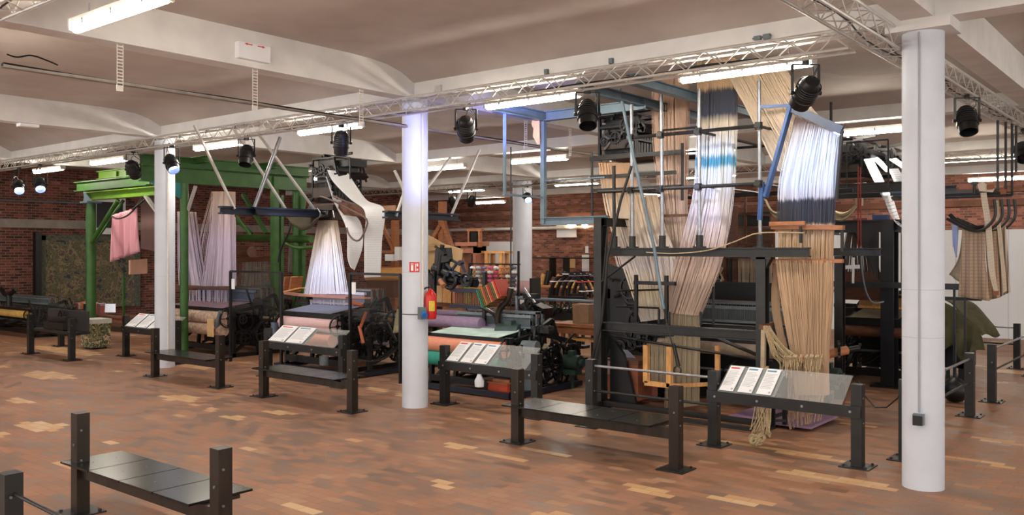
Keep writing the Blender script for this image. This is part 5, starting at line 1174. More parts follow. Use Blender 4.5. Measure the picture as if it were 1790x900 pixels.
strands(st, YR(2.9, (375, 335), (352, 420), (345, 500)), YR(2.9, (392, 335), (380, 420), (372, 500)), 40, 8, .005, depth=.1, layers=1)
build('harness_cords', st, Ylil, L1)
build('comber_board', MB().bar(P(300, 499, y=1.95), P(404, 504, y=1.95), .2, .04), WOODD, L1, smooth=False)
loom_body(L1, P(300, 560, y=1.6).x, P(403, 560, y=1.6).x, 1.6, 3.4, 1.12, mat('flower_cloth', (186, 158, 140), .8, 0, .35, 16), mat('flower_cloth', (186, 158, 140)), mat('dusky_weft', (128, 104, 118), .7, 0, .2, 12), 1, 61, mat('blue_reed', (88, 96, 120), .6, 0, .3, 40), 6, cloth_r=.13)
st = MB(); strands(st, [P(322, 507, y=2.0), P(322, 530, y=2.0)], [P(398, 507, y=2.0), P(398, 530, y=2.0)], 90, 3, .005, depth=.08, layers=1); build('heddle_cords', st, Ylil, L1)
q = P(368, 598, y=1.3); tag(build('brown_paper_bag', MB().box((q.x, 1.3, .62), (.2, .03, .36), 0).box((q.x+.03, 1.28, .47), (.04, .01, .04)), CARDB), 'brown paper tag hanging at the right end of the green loom bench', 'paper')
build('small_lamp', MB().cyl(P(378, 570, y=1.4), P(386, 545, y=1.4), .05, 10), GREYM, L1)
# pink cloth and board strip hung on the frame
hc2 = T('pink_cloth', 'pink pleated cloth hanging from a hoop under the green frame', 'cloth', (-11, 1, 2.5))
build('cloth', sheet(MB(), YR(1.0, (196, 376), (194, 415), (192, 458)), YR(1.4, (240, 362), (242, 410), (245, 440)), 40, 14, .05, 5), stripe_mat('pink_rib', (208, 150, 160), (188, 128, 140), 0, .14, .3), hc2, thick=.012)
build('hoop', MB().tube(resample([P(195, 378, y=.95), P(206, 382, y=.95), P(222, 377, y=1.0), P(235, 365, y=1.1), P(244, 352, y=1.2), P(244, 345, y=1.2)], 18), .02, 6), IRON, hc2)
build('arm', MB().cyl(P(232, 366, y=1.05), P(258, 345, y=1.15), .02, 8), IRON, hc2)
tag(build('board_strip', MB().prism([P(x, y, y=2.3) for x, y in ((246, 345), (282, 345), (282, 442), (246, 434))], (0, .02, 0)), mat('grey_rose_cloth', (120, 92, 88), .8, 0, .25, 3, (30, 30, 1))), 'dusky cloth panel hanging between the pink cloth and the column', 'cloth')
tag(build('cardboard_sheet', MB().prism([P(x, y, y=2.2) for x, y in ((225, 455), (257, 452), (257, 478), (225, 480))], (0, .02, 0)), mat('plain_tan_board', (156, 116, 96), .8, 0, .1, 5)), 'small tan board under the pink cloth', 'board')
sc_ = T('wall_screen', 'white edged dark screen on the wall behind the green corner column', 'screen', (-18.9, 6, 2.5))
qa, qb = P(166, 352, x=-18.7), P(193, 404, x=-18.7)
build('frame', MB().rng(-18.85, -18.7, qa.y-.1, qb.y+.5, qb.z-.1, qa.z+.15), SHEET, sc_, smooth=False)
build('screen', MB().rng(-18.7, -18.68, qa.y+.05, qb.y+.4, qb.z+.1, qa.z), BLACKP, sc_, smooth=False)
# tapestry
tp_ = T('tapestry', 'large dark leafy tapestry hanging on the left brick wall', 'tapestry', (-18.8, 4.4, .5))
ta, tb = P(74, 420, x=-18.8).y, P(240, 420, x=-18.8).y
build('weave', MB().rng(-18.84, -18.80, ta, tb, .4, 2.62), TAPM, tp_)
build('border', MB().rng(-18.85, -18.79, ta-.1, ta+.1, .38, 2.66).rng(-18.85, -18.79, tb-.1, tb+.1, .38, 2.66).rng(-18.85, -18.79, ta-.1, tb+.1, 2.52, 2.68), TAPB, tp_)
tag(build('wall_post', MB().rng(-18.8, -18.6, P(60, 420, x=-18.7).y, P(70, 420, x=-18.7).y, 0, 2.75), BLACKP), 'black upright at the left edge of the tapestry', 'post')
tag(build('wall_cable', MB().cyl((-18.8, -12, 3.62), (-18.8, 8, 3.70), .03, 6), GREYM), 'pale pipe running along the top of the left brick wall', 'pipe')
# display case, table with books, upholstered pouf
dc = T('display_case', 'glass display case on steel posts at the far left', 'display case', (-10, -.1, 0))
for x, y in ((-10.93, -.68), (-9.05, -.67)): post(x, y, dc)

build('case_bottom', MB().rng(-10.93, -9.05, -.66, -.3, .50, .55), STEEL, dc, smooth=False)
build('case_back', MB().rng(-10.9, -9.08, -.34, -.30, .55, .96), mat('case_backing', (52, 46, 44), .7, 0, .3, 6), dc, smooth=False)
gl = MB().rng(-10.88, -9.1, -.67, -.66, .55, 1.06).rng(-9.11, -9.1, -.66, -.3, .55, 1.06).rng(-10.88, -9.1, -.66, -.3, 1.06, 1.07); build('glass_cover', gl, PANE, dc, smooth=False)
build('exhibit', MB().box((-10.1, -.48, .63), (.9, .2, .14)).cyl((-10.4, -.5, .75), (-9.6, -.5, .78), .06, 12).wheel((-10.0, -.45, .85), (0, 1, 0), .12, .04, 5, 18, .03, .04), STEELB, dc)
barrier([(-11.92, .39)], 'lone barrier post behind the glass display case', [])
tb_ = T('narrow_table', 'dark narrow table carrying books beside the tapestry', 'table', (-11, 3, 0))
ty = 3.0; x0_, x1_2 = P(128, 552, y=ty).x, P(240, 552, y=ty).x; tz = P(180, 548, y=ty).z
build('table_top', MB().rng(x0_-.3, x1_2, ty-.3, ty+.3, tz-.05, tz), WOODD, tb_, smooth=False)
for x in (x0_-.2, x1_2-.1):
    for y in (ty-.25, ty+.25): build('leg', MB().box((x, y, (tz-.05)/2), (.07, .07, tz-.05)), WOODD, tb_, smooth=False)
build('apron', MB().rng(x0_-.2, x1_2-.1, ty-.27, ty-.24, tz-.17, tz-.05), WOODD, tb_, smooth=False)
bc = [((156, 60, 52), 'dark red'), ((206, 196, 180), 'cream'), ((206, 120, 50), 'orange'), ((34, 28, 30), 'black'), ((176, 140, 90), 'tan'), ((150, 90, 60), 'brown'), ((172, 60, 50), 'brick red'), ((190, 60, 56), 'bright red'), ((90, 66, 66), 'plum'), ((120, 60, 50), 'rust')]
px = 131.0
for i, (c_, nm) in enumerate(bc):
    w_ = (6, 3.5, 5, 6, 4, 5, 4.5, 4.5, 4, 3)[i]; a_ = P(px, 548, y=ty-.1).x; b2 = P(px+w_-.4, 548, y=ty-.1).x; h_ = .24+.02*(i % 3)
    bk_ = T('book', nm+' book spine standing on the narrow table by the tapestry', 'book', (a_, ty, tz), 'books on the narrow table')
    build('cover', MB().rng(a_, b2, ty-.1, ty+.1, tz, tz+h_), mat('book_'+nm.replace(' ', '_'), c_, .6, 0, .1), bk_, smooth=False)
    build('pages', MB().rng(a_+.01, b2-.01, ty-.09, ty+.105, tz+.01, tz+h_+.004), SHEET, bk_, smooth=False); px += w_
tag(build('white_card_sign', MB().prism([P(x, y, y=ty-.15) for x, y in ((183, 546), (201, 546), (201, 531), (184, 531))], (0, .02, 0)), SHEET), 'white card standing on the narrow table', 'card')
pf = T('floral_seat', 'cube seat with a floral woven side and pale top on the floor at the left', 'pouf', (-12, 2, 0))
a_, b2 = P(141, 612, z=0), P(184, 608, z=0); cx_ = (a_.x+b2.x)/2; cy_ = (a_.y+b2.y)/2+.12; cx_ -= .12; ww = .52; hh = .62
build('body', MB().box((cx_, cy_, hh/2), (ww, ww*.8, hh-.08)), FLORAL, pf)
build('top_pad', MB().box((cx_, cy_, hh+.0), (ww+.04, ww*.8+.04, .1)), mat('pale_upholstery', (196, 196, 190), .8, 0, .1, 8), pf)
build('foot_block', MB().box((cx_, cy_, .02), (ww*.7, ww*.6, .04)), IRON, pf)
lf = T('iron_loom', 'dark iron machine with a gold roller at the left picture edge', 'loom', (-14, .5, 0))
xl_ = P(-60, 560, y=.6).x; xr_ = P(40, 560, y=.6).x
loom_body(lf, xl_, xr_, .8, 2.2, .8, GOLDC, None, None, 1, 71, None, 3)
build('clamp_head', MB().tube(resample([P(2, 505, y=.7), P(10, 515, y=.7), P(20, 512, y=.7), P(28, 505, y=.7)], 10), .06, 8).cyl(P(16, 515, y=.7), P(16, 535, y=.7), .07, 10), IRON, lf)
gs = T('glass_stand_frame', 'slim green edged glass pane standing left of the column by the green loom', 'frame', (-9, 1, 0))
a_, b2 = P(216, 478, y=1.0), P(246, 478, y=1.0)
build('green_upright', MB().bar((a_.x, 1, 0), (a_.x, 1, a_.z), .04, .04), GREEN, gs); build('pane', MB().rng(a_.x, b2.x, .995, 1.005, .9, a_.z), PANE, gs)
# ============================================================ loom right of the middle column
L3 = T('ribbon_loom', 'black loom with mauve and salmon rollers right of the middle column', 'loom', (-.2, 2.2, 0))
loom_body(L3, -1.15, .55, 1.45, 3.2, .98, COPPER, TEAL, MINT, 1, 81, None, 3, cloth_r=.12)
build('navy_floor_rail', MB().rng(-1.3, .8, 1.2, 1.28, .02, .1).rng(.72, .8, 1.2, 3, .02, .1), NAVY, L3, smooth=False)
build('mauve_roller', MB().cyl(P(748, 560, y=1.9), P(842, 566, y=1.9), .10, 20).cyl(P(748, 546, y=2.3), P(835, 550, y=2.3), .06, 14), PURPC, L3)
for py_t, yy_ in ((507, 2.0), (535, 2.0)):
    z_ = P(800, py_t, y=yy_).z; build('cross_rail', MB().rng(-1.2, P(842, 500, y=2.0).x, yy_, yy_+.06, z_-.03, z_+.03), NAVY, L3, smooth=False)
ps = MB()
for px in (757, 845): q = P(px, 500, y=2.0); ps.rng(q.x-.03, q.x+.03, 2.0, 2.06, .9, 1.85)
build('upright', ps, IRON, L3, smooth=False)
fb = MB()
for k in range(16): x = lerp(-1.1, P(838, 500, y=2.0).x, k/15); fb.rng(x, x+.012, 2.02, 2.04, P(800, 533, y=2).z, P(800, 509, y=2).z)
build('reed_slats', fb, WOODD, L3)
R = random.Random(17)
mc = MB()
q = P(775, 460, y=2.1)
mc.box((q.x-.12, 2.2, 2.02), (.22, .16, .40), 0, .1).box((q.x+.02, 2.15, 2.12), (.16, .14, .24), 0, -.15).cyl((q.x-.12, 2.1, 1.8), (q.x-.02, 2.1, 2.3), .04, 10).cyl((q.x-.3, 2.2, 1.9), (q.x+.3, 2.2, 1.72), .1, 14).cyl((q.x+.1, 2.1, 1.72), (q.x+.75, 2.1, 1.66), .07, 12).box((q.x+.35, 2.15, 1.72), (.4, .18, .14), 0, .15).box((q.x+.6, 2.1, 1.68), (.2, .2, .16)).box((q.x-.2, 2.3, 1.7), (.5, .3, .2)).ring((q.x+.25, 2.0, 1.7), (0, 1, 0), .13, .035, 20, 7).ring((q.x+.62, 2.0, 1.72), (0, 1, .2), .1, .03, 20, 7)
build('dobby_machine', mc, BLACKP, L3)
for k in range(8):
    p = Vector((q.x+R.uniform(-.3, .75), 2.0, R.uniform(1.65, 2.15))); e_ = p+Vector((R.uniform(-.25, .25), 0, R.uniform(-.2, .2)))
    build('lever', MB().bar(p, e_, .03, .04).cyl(p-Vector((0, .05, 0)), p+Vector((0, .03, 0)), .04, 8), NAVY if k % 2 else IRON, L3)
build('amber_bobbin', MB().cyl(P(770, 490, y=2.0), P(776, 500, y=1.95), .05, 10), WOOD, L3)
# drum of coloured wooden cards
dm = T('pattern_card_drum', 'tilted stack of red green and orange pattern slats on a curved iron arm', 'pattern slats', (.7, 2, 1.3))
cols = [(24, 120, 96), (60, 84, 44), (96, 92, 40), (176, 110, 60), (150, 60, 40), (84, 84, 44), (190, 112, 70), (160, 52, 40), (110, 70, 40), (70, 90, 50), (200, 130, 80), (176, 44, 36), (150, 60, 44)]
c0, c1 = P(848, 522, y=1.9), P(880, 503, y=1.9)
ax_ = (c1-c0).normalized(); nrm = Vector((0, 1, 0)).cross(ax_).normalized()
for i, c_ in enumerate(cols):
    p = c0.lerp(c1, i/(len(cols)-1)); o = nrm*.145
    build('slat', MB().bar(p-o, p+o, .28, .019), mat('slat_%d' % i, c_, .6, 0, .15), dm, smooth=False)
build('curved_arm', MB().tube(resample([P(893, 503, y=1.95), P(888, 524, y=1.95), P(874, 540, y=1.95), P(870, 560, y=1.95), P(876, 590, y=2.0), P(872, 640, y=2.0)], 20), .05, 8).tube(resample([P(840, 536, y=2.0), P(862, 548, y=2.0), P(872, 565, y=2.0)], 8), .03, 6), STEELB, dm)
# machine corner with card boxes and motor at right of it
mm_ = T('motor_unit', 'grey green motor with pulleys beside the salmon roller loom', 'motor', (1.0, 2.0, 0))
q = P(888, 585, y=1.9)
build('motor', MB().cyl((q.x-.2, 1.9, q.z), (q.x+.16, 2.0, q.z), .17, 20).cyl((q.x+.16, 2.0, q.z), (q.x+.24, 2.02, q.z), .1, 14).box((q.x, 1.95, q.z-.22), (.34, .26, .08)).box((q.x, 1.95, q.z+.18), (.14, .12, .08)), MOSS, mm_)
build('stand', MB().rng(q.x-.2, q.x+.2, 1.8, 2.1, 0, q.z-.24), IRON, mm_, smooth=False)
q2 = P(925, 608, y=1.7); build('small_motor', MB().cyl((q2.x-.12, 1.7, q2.z), (q2.x+.12, 1.75, q2.z), .11, 18).cyl((q2.x-.18, 1.7, q2.z), (q2.x-.12, 1.7, q2.z), .05, 10).rng(q2.x-.1, q2.x+.1, 1.65, 1.8, 0, q2.z-.08), GREYM, mm_)
for k in range(5): build('pulley', MB().wheel((q.x+.2+.08*k, 1.85+.03*k, q.z-.1+.1*math.sin(k*2)), (1, .4, 0), .1+.02*k, .03, 5, 0, .02, .03), IRON, mm_)
build('mauve_box', MB().box(P(858, 578, y=2.0), (.24, .2, .14)), PURPC, mm_); build('tan_plate', MB().box(P(858, 562, y=2.2), (.19, .02, .24)), BEIGE, mm_)
cr = T('red_tool_box', 'small orange red crate on the floor behind the three sheet stand', 'crate', (.4, 1.7, 0))
a_, b2 = P(853, 690, z=0), P(893, 692, z=0)
build('box', MB().rng(a_.x-.0, a_.x+.38, a_.y, a_.y+.28, .01, .20), mat('orange_red_paint', (186, 70, 38), .6, 0, .1), cr, smooth=False)
build('rim', MB().rng(a_.x-.01, a_.x+.39, a_.y-.01, a_.y+.29, .19, .21).rng(a_.x+.05, a_.x+.37, a_.y+.05, a_.y+.12, .20, .25), WOOD, cr, smooth=False)
jar = P(838, 672, y=1.3); tag(build('white_jug', MB().lathe((jar.x, 1.3, .12), [(.02, 0), (.07, .01), (.075, .1), (.04, .17), (.03, .2)], 16), SHEET), 'white jug under the three sheet stand right of the middle column', 'jug')
# upholstery cloth hanging next to middle column left
tag(build('hanging_rag', sheet(MB(), YR(1.6, (694, 540), (690, 560), (687, 582)), YR(1.6, (700, 541), (703, 560), (704, 580)), 8, 8, .02, 2), mat('khaki_rag', (150, 140, 110), .85, 0, .15), thick=.01), 'khaki rag hanging left of the middle column', 'rag')
# ============================================================ between: wooden card cutter, workbench
cc = T('card_cutting_machine', 'black iron machine with wheels left of the wooden workbench', 'machine', (-.2, 3.6, 0))
q = P(938, 590, y=3.4)
build('stand', MB().bar((q.x-.2, 3.3, 0), (q.x-.1, 3.4, 1.2), .07, .07).bar((q.x+.3, 3.3, 0), (q.x+.1, 3.4, 1.2), .07, .07).bar((q.x-.15, 3.9, 0), (q.x-.1, 3.6, 1.2), .07, .07).bar((q.x-.2, 3.3, .25), (q.x+.3, 3.3, .25), .05, .05), IRON, cc)
build('body', MB().box((q.x-.02, 3.5, 1.05), (.3, .3, .4), 0, .3).cyl((q.x-.2, 3.3, 1.25), (q.x+.3, 3.3, .75), .11, 14).box((q.x-.15, 3.45, 1.4), (.3, .12, .08)), IRON, cc)
for dx, dz, r in ((.12, .72, .21), (-.12, .98, .16), (.22, .95, .12), (-.02, 1.3, .1)): build('wheel', MB().wheel((q.x+dx, 3.2, dz), (.2, 1, 0), r, .04, 5, 0, .025, .04), STEEL, cc)
for k in range(8):
    p = Vector((q.x+R.uniform(-.3, .35), 3.2, R.uniform(.5, 1.4))); build('lever', MB().bar(p, p+Vector((R.uniform(-.2, .3), 0, R.uniform(-.25, .25))), .03, .035), IRON if k % 2 else GALV, cc)
wbn = T('workbench', 'small orange wooden workbench on castors behind the two rail barrier', 'workbench', (.1, 4.2, 0))
a_, b2 = P(966, 655, z=0), P(1035, 660, z=0); y0_ = 3.9
xa, xb = P(968, 600, y=y0_).x, P(1050, 600, y=y0_).x
zt2 = P(1000, 566, y=y0_).z
build('bench_top', MB().rng(xa-.1, xb+.1, y0_-.05, y0_+.6, zt2-.05, zt2), WOOD, wbn, smooth=False)
build('drawer_box', MB().rng(xa-.02, xb, y0_, y0_+.5, zt2-.18, zt2-.05), WOOD, wbn, smooth=False)
for x in (xa, xa+.14, xb-.12, xb): build('leg', MB().rng(x, x+.06, y0_+.02, y0_+.08, .2, zt2-.18).rng(x, x+.06, y0_+.44, y0_+.5, .2, zt2-.18), WOOD, wbn, smooth=False)
build('lower_board', MB().rng(xa-.06, xb+.06, y0_-.02, y0_+.54, .12, .24), WOOD, wbn, smooth=False)
for x in (xa, xa+.3, xb-.05): build('castor', MB().cyl((x, y0_+.02, .055), (x+.03, y0_+.02, .055), .055, 12).box((x+.015, y0_+.02, .1), (.05, .04, .05)), IRON, wbn)
build('tray', MB().rng(xa+.3, xb+.08, y0_-.12, y0_+.2, zt2-.28, zt2-.24), WOODL, wbn, smooth=False)
build('tools', MB().box((xa+.45, y0_+.1, .28), (.3, .2, .08)).cyl((xa+.55, y0_, .48), (xa+.55, y0_, .68), .04, 10).box((xa+.4, y0_+.2, .5), (.35, .2, .05)), STEEL, wbn)
q = P(1012, 547, y=4.0); tag(build('wooden_box', MB().box((q.x, 4.2, q.z-.02), (.34, .3, .34)), mat('brown_box', (136, 104, 78), .7, 0, .2, 5)), 'plain brown box on the wooden workbench', 'box')
# shuttle fans
def fan(px, py, y, r, label):
    t_ = T('shuttle_arch', label, 'rack', P(px, py, y=y), 'arched racks by the brick wall')
    c_ = P(px, py, y=y)
    for k in range(3):
        arc = [c_+Vector((r*math.cos(a)*.9, .25*k, r*math.sin(a))) for a in [PI*i/14 for i in range(15)]]
        build('arched_rib', MB().tube(arc, .05, 6), IRON, t_)
    for j, a in enumerate((.3, .75, 1.2, 1.57, 1.95, 2.4)):
        d = Vector((r*math.cos(a)*.9, 0, r*math.sin(a)))
        build('shelf_strip', MB().bar(c_+d-Vector((0, .1, 0)), c_+d+Vector((0, .7, 0)), .16, .02), (SHEET, REDI, PURPC, SHEET, COPPER, SHEET)[j], t_)
    build('foot', MB().bar(c_-Vector((r, 0, 0)), c_+Vector((r, 0, 0)), .06, .06).bar(c_-Vector((r*.8, 0, 0)), (c_.x-r*.8, c_.y, 0), .06, .06).bar(c_+Vector((r*.8, 0, 0)), (c_.x+r*.8, c_.y, 0), .06, .06), IRON, t_)
    return t_
fan(992, 520, 8.0, .55, 'arched rack of pale and red strips left of the scaffold loom, the left one')
fan(1020, 516, 9.0, .5, 'arched rack of pale and red strips closest to the black loom post')
ib = T('iron_machine', 'low black machine bed in front of the arched racks', 'machine', (-1.5, 6, 0)); q = P(950, 560, y=6.0)
build('bed', MB().rng(q.x-.5, q.x+1.4, 6.0, 6.5, .75, 1.0), IRON, ib); build('legs', MB().rng(q.x-.4, q.x-.3, 6, 6.4, 0, .75).rng(q.x+1.2, q.x+1.3, 6, 6.4, 0, .75), IRON, ib)
for k in range(9): build('wheel', MB().wheel((q.x-.4+.2*k, 5.95, .95+.06*(k % 3)), (0, 1, 0), .09+.03*(k % 2), .04, 5, 0, .02, .03), STEEL, ib)
rl_ = T('steel_rail_frame', 'grey tube rail frame standing between the far column and the scaffold loom', 'rail', (0, 5, 0))
a_, b2 = P(903, 521, y=5.0), P(1040, 523, y=5.0); b2.z = a_.z
build('top_rail', MB().cyl(a_, b2, .03, 10), BGREY, rl_); build('upright', MB().cyl((a_.x, 5, 0), a_, .03, 10).cyl((b2.x, 5, 0), b2, .03, 10), BGREY, rl_); build('middle_rail', MB().cyl((a_.x, 5, .8), (b2.x, 5, .8), .02, 8), STEEL, rl_)
# cream bolts at the far column foot
bt_ = T('cloth_bolts', 'mauve pink cloth roll shelf at the foot of the far thick column', 'shelf', (-4, 9, 0)); q = P(910, 540, y=9.0)
for k, (z_, m_) in enumerate(((1.25, PINKC), (.85, SHEET), (.45, PURPC))): build('cloth_roll', MB().cyl((q.x-.5, 9.0, z_), (q.x+.45, 9.0, z_), .17, 16), m_, bt_)
build('shelf_frame', MB().rng(q.x-.55, q.x-.5, 8.8, 9.2, 0, 1.5).rng(q.x+.45, q.x+.5, 8.8, 9.2, 0, 1.5).rng(q.x-.5, q.x+.45, 8.8, 9.2, .24, .28).rng(q.x-.5, q.x+.45, 8.8, 9.2, .64, .68).rng(q.x-.5, q.x+.45, 8.8, 9.2, 1.04, 1.08), STEEL, bt_, smooth=False)
# ============================================================ spool rack, tan cloth, wooden loom behind
sr = T('thread_spool_rack', 'rack with columns of coloured thread spools behind the pattern slats', 'rack', (-2.5, 6.5, 0)); yy = 6.5
a_, b2 = P(820, 461, y=yy), P(903, 461, y=yy)
build('rack_frame', MB().bar(a_, (b2.x+.1, yy, a_.z), .03, .03).rng(a_.x-.02, a_.x+.02, yy, yy+.04, 0, a_.z).rng(b2.x+.02, b2.x+.06, yy, yy+.04, 0, a_.z+.3).rng(a_.x, b2.x, yy+.02, yy+.05, .95, 1.0).rng(a_.x, b2.x, yy+.02, yy+.05, .5, .55), IRON, sr, smooth=False)
sc2 = [(150, 160, 96), (178, 190, 196), (120, 110, 160), (214, 96, 150), (206, 84, 120), (196, 130, 90), (170, 130, 100), (90, 96, 110)]
for i in range(8):
    c_ = mat('thread_%d' % i, sc2[i], .7, 0, .1)
    for j in range(9):
        q = P(826+i*10.3, 468+j*7.4, y=yy-.06)
        tag(build('thread_spool', MB().cyl((q.x-.055, yy-.06, q.z), (q.x+.055, yy-.06, q.z), .033, 8).cyl((q.x-.02, yy-.06, q.z-.045), (q.x-.02, yy-.06, q.z+.045), .012, 5), c_ if (j+i) % 4 else PAPER), 'small coloured thread spool on the rack behind the pattern slats', 'spool', 'thread spools on the rack')
tc_ = T('tan_cloth', 'large pale tan cloth draped over a frame right of the middle column', 'cloth', (-2.5, 5.0, 1.2)); yy = 4.2
build('drape', MB().grid(lambda u, v: P(lerp(740, 806, u), lerp(406+30*u**.8, 478, v), y=yy)+Vector((0, .05*math.sin(u*8+v*3), 0)), 24, 14), CARDB, tc_, thick=.02)
build('fold', MB().grid(lambda u, v: P(lerp(740, 772, u), lerp(428, 440-3*u, v), y=yy-.15), 8, 4), mat('tan_cloth_shade', (198, 158, 110), .85, 0, .08), tc_, thick=.02)
build('support', MB().bar(P(738, 500, y=yy+.1), P(738, 404, y=yy+.1), .06, .06).bar(P(805, 560, y=yy+.1), P(805, 437, y=yy+.1), .06, .06), WOOD, tc_, smooth=False)
wl = T('wooden_hand_loom', 'brown timber hand loom frame with slanted braces behind the middle column', 'loom', (-8, 9, 0)); yy = 10.0
f = MB()
for px in (657, 687, 770): q = P(px, 355, y=yy); f.rng(q.x-.09, q.x+.09, yy, yy+.18, 0, P(px, 352 if px == 770 else 385, y=yy).z)
f.bar(P(770, 395, y=yy), P(745, 440, y=yy), .12, .12).bar(P(774, 385, y=yy), P(792, 440, y=yy), .12, .12).bar(P(665, 385, y=yy), P(690, 440, y=yy), .1, .1).bar(P(640, 470, y=yy), P(705, 470, y=yy), .14, .14).bar(P(640, 440, y=yy), P(700, 440, y=yy), .08, .08)
build('timber_frame', f, WOOD, wl, smooth=False)
build('cloth_beam', MB().cyl(P(645, 480, y=yy-.2), P(705, 480, y=yy-.2), .22, 16), WOODL, wl)
build('breast_board', MB().box(P(668, 505, y=yy-.4), (1.2, .2, .5)), WOODD, wl)
build('tan_panel', MB().rng(P(637, 360, y=9.5).x, P(690, 360, y=9.5).x, 9.5, 9.56, P(660, 374, y=9.5).z, P(660, 360, y=9.5).z), mat('tan_hanging_board', (206, 160, 130), .8, 0, .05), wl)
build('white_bundle', MB().box(P(684, 450, y=yy-.3), (.35, .2, .2)).box(P(698, 443, y=yy-.3), (.2, .2, .4)), SHEET, wl)
ws = T('wooden_cabinet_shelf', 'small arched wooden shelf unit with a spinning frame on top', 'shelf', (-4, 7, 0)); yy = 8.0
a_, b2 = P(800, 430, y=yy), P(832, 430, y=yy)
f = MB().rng(a_.x, a_.x+.1, yy, yy+.4, 0, a_.z).rng(b2.x-.1, b2.x, yy, yy+.4, 0, a_.z).rng(a_.x-.06, b2.x+.06, yy-.05, yy+.45, a_.z, a_.z+.1).rng(a_.x, b2.x, yy, yy+.4, a_.z-.18, a_.z).rng(a_.x, b2.x, yy, yy+.4, 1.4, 1.46)
build('carcass', f, mat('rosy_cabinet_wood', (164, 112, 88), .6, 0, .2, 6), ws, smooth=False)
f = MB(); q0, q1 = P(820, 425, y=yy), P(836, 425, y=yy); zt3, zb3 = P(820, 404, y=yy).z, P(820, 432, y=yy).z
for x in (q0.x, q1.x): f.rng(x-.05, x+.05, yy, yy+.1, zb3, zt3)
f.rng(q0.x-.1, q1.x+.1, yy, yy+.1, zt3, zt3+.06); build('spinning_frame', f, WOOD, ws, smooth=False)
build('dark_spindle', MB().box(((q0.x+q1.x)/2, yy+.05, (zt3+zb3)/2), (.3, .1, .4)), IRON, ws)
sb = T('wooden_stool', 'orange wooden stool frame standing above the spool rack', 'stool', (-3, 8, 0)); yy = 8.2
a_, b2 = P(846, 440, y=yy), P(874, 440, y=yy)
f = MB().rng(a_.x-.1, b2.x+.15, yy, yy+.35, a_.z-.04, a_.z+.02)
build('seat', f, WOODL, sb, smooth=False)
for x in (a_.x, b2.x-.06): build('leg', MB().rng(x, x+.1, yy+.02, yy+.1, a_.z-.55, a_.z-.04).rng(x, x+.1, yy+.25, yy+.33, a_.z-.55, a_.z-.04), WOODL, sb, smooth=False)
build('shelf_below', MB().rng(a_.x-.2, b2.x+.3, yy-.05, yy+.4, a_.z-.60, a_.z-.55).rng(a_.x-.15, a_.x-.1, yy, yy+.3, 0, a_.z-.6).rng(b2.x+.2, b2.x+.25, yy, yy+.3, 0, a_.z-.6), WOODD, sb, smooth=False)
bs = T('baskets', 'low wooden crates and light goods under the black cross rail', 'crate', (-1, 5, 0)); yy = 5.0
for k, (px, w_, m_) in enumerate(((770, .4, CARDB), (790, .3, WOODL), (808, .35, COPPER), (824, .3, mat('lime_bundle', (170, 190, 80), .7)), (842, .3, WOODL))):
    q = P(px, 515, y=yy); build('crate', MB().box((q.x, yy, q.z-.02), (w_, .3, .45)), m_, bs)
build('table', MB().rng(P(755, 527, y=yy).x, P(860, 527, y=yy).x, yy-.25, yy+.25, P(800, 529, y=yy).z-.06, P(800, 529, y=yy).z).rng(P(760, 527, y=yy).x, P(762, 527, y=yy).x, yy-.2, yy+.2, 0, 1).rng(P(850, 527, y=yy).x, P(852, 527, y=yy).x, yy-.2, yy+.2, 0, 1), WOODD, bs, smooth=False)
# back wall things
def wallrect(name, x0, y0, x1, y1, m, label, cat, th=.04):
    a_, b2 = P(x0, y1, y=20.85), P(x1, y0, y=20.85)
    return tag(build(name, MB().rng(a_.x, b2.x, 20.85-th, 20.85, a_.z, b2.z), m, smooth=False), label, cat)
wallrect('white_board', 838, 422, 900, 460, SHEET, 'white board on the back brick wall left of the far column', 'board')
wallrect('white_notice', 974, 392, 1008, 415, SHEET, 'small white notice high on the back brick wall', 'notice')
wallrect('framed_picture', 994, 452, 1006, 468, CARDB, 'small yellow framed picture on the back brick wall', 'picture')
wallrect('framed_picture', 1018, 445, 1030, 474, SHEET, 'pale framed picture beside the black loom post', 'picture')
wallrect('framed_picture', 1024, 430, 1029, 442, SHEET, 'tiny white card on the back wall beside the black loom post', 'picture')
a_ = P(690, 404, y=20.7); b2 = P(1045, 402, y=20.7)
tag(build('wall_pipe', MB().cyl((a_.x, 20.7, a_.z), (b2.x, 20.7, a_.z), .07, 8), ALUW), 'pale pipe running along the back brick wall', 'pipe')
tag(build('wall_shelf', MB().rng(P(928, 450, y=20).x, P(1040, 450, y=20).x, 20, 20.4, P(980, 452, y=20).z, P(980, 452, y=20).z+.05).rng(P(960, 450, y=20).x, P(962, 450, y=20).x, 20, 20.4, 0, P(980, 452, y=20).z).rng(P(984, 450, y=20).x, P(986, 450, y=20).x, 20, 20.4, 0, P(980, 452, y=20).z), STEEL, smooth=False), 'thin steel stand against the back brick wall', 'stand')
for px, lb in ((996, 'left'), (1022, 'right')):
    q = P(px, 393, y=20.6); tag(build('small_bulb', MB().lathe((q.x, 20.6, q.z), [(.01, -.12), (.1, -.05), (.12, 0), (.09, .08), (.03, .12), (.02, .3)], 14), mat('warm_bulb', (255, 230, 190), .4, 0, 0, emit=((255, 220, 170), 14))), 'warm glowing bulb over the small white notice, the %s one' % ('one above it' if lb == 'left' else 'one beside the black post'), 'lamp')
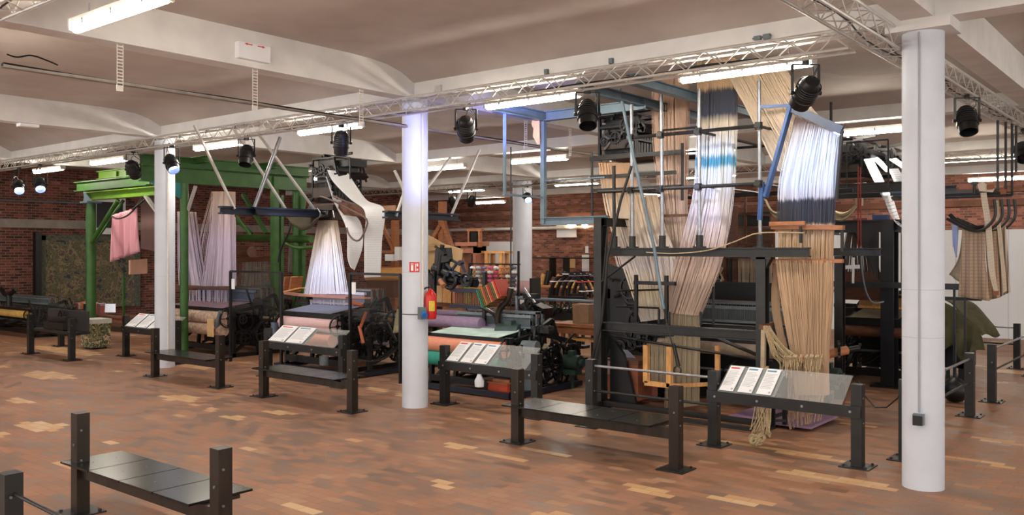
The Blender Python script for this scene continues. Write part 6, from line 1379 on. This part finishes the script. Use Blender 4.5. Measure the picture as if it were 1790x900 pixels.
# shelf with small machines along the wall foot
wt = T('wall_table', 'long wooden table with small brown tools along the back brick wall', 'table', (-5, 12, 0)); yy = 13.0
a_, b2 = P(925, 500, y=yy), P(1040, 500, y=yy)
build('table_top', MB().rng(a_.x, b2.x, yy, yy+.7, P(980, 503, y=yy).z, P(980, 503, y=yy).z+.06), WOODL, wt, smooth=False)
for x in (a_.x+.1, (a_.x+b2.x)/2, b2.x-.1): build('leg', MB().rng(x-.04, x+.04, yy+.1, yy+.18, 0, P(980, 503, y=yy).z), WOOD, wt, smooth=False)
for k in range(12): build('tool', MB().cyl((lerp(a_.x, b2.x, (k+.5)/12), yy+.2, P(980, 503, y=yy).z+.06), (lerp(a_.x, b2.x, (k+.7)/12), yy+.3, P(980, 503, y=yy).z+.3+.1*(k % 3)), .08, 8), (WOODD, GOLDC, IRON)[k % 3], wt)
# centre background loom between green loom and card loom
bgm = T('grey_curtain_loom', 'old loom with grey yarn curtain behind the slim guard frame', 'loom', (-9, 5.5, 0))
st = MB(); strands(st, YR(5.0, (428, 455), (424, 500), (420, 545)), YR(5.0, (470, 452), (470, 500), (470, 545)), 70, 5, .008, depth=.06, layers=1)
strands(st, YR(5.0, (505, 430), (502, 475)), YR(5.0, (520, 430), (522, 475)), 30, 4, .008, depth=.05, layers=1)
build('yarn_curtain', st, yarn_mat('grey_green_yarn', [(0, (110, 110, 96)), (1, (140, 130, 120))], .8, 2.2), bgm)
loom_body(bgm, P(415, 560, y=4.6).x, P(500, 560, y=4.6).x, 4.7, 6.2, 1.1, CANVAS, None, None, 0, 91, None, 4)
build('upper_beam', MB().bar(P(415, 455, y=5), P(485, 452, y=5), .12, .12).bar(P(418, 455, y=5), P(418, 560, y=5), .08, .08).bar(P(480, 455, y=5), P(480, 560, y=5), .08, .08).cyl(P(415, 440, y=5.2), P(440, 440, y=5.2), .15, 12), WOODD, bgm, smooth=False)
bxs = T('wooden_tray_box', 'small open wooden frame box between the green column and the white cords', 'box', P(512, 500, y=3.0))
for k in range(2): build('side', MB().box(P(506+k*11, 497, y=2.9), (.05, .3, .34), 0, .25), WOOD, bxs, smooth=False)
build('tray', MB().bar(P(500, 510, y=2.8), P(530, 503, y=2.8), .2, .03), WOODL, bxs, smooth=False)
# windows wall tone beyond: second brick stretch with a dark band is part of wall_left
# ------------------------------------------------------------ added ambient fill, entering through the open sides
w = bpy.data.worlds.new('ambient_fill'); bpy.context.scene.world = w; w.use_nodes = True
w.node_tree.nodes['Background'].inputs[0].default_value = (1.0, .97, .94, 1); w.node_tree.nodes['Background'].inputs[1].default_value = 1.0
# ------------------------------------------------------------ camera
cd = bpy.data.cameras.new('camera'); cam = bpy.data.objects.new('camera', cd); COL.objects.link(cam)
cd.sensor_width = 36; cd.lens = F/1790*36; cd.shift_y = (HY-450)/1790
cam.location = (CAM[0], CAM[1], EYE); cam.rotation_euler = (PI/2, 0, math.atan2(SS, CC)); cd.clip_end = 200
sc = bpy.context.scene; sc.camera = cam
vs = sc.view_settings; vs.view_transform = 'Standard'; vs.look = 'None'; vs.gamma = 1; vs.use_curve_mapping = False; vs.exposure = 1.2
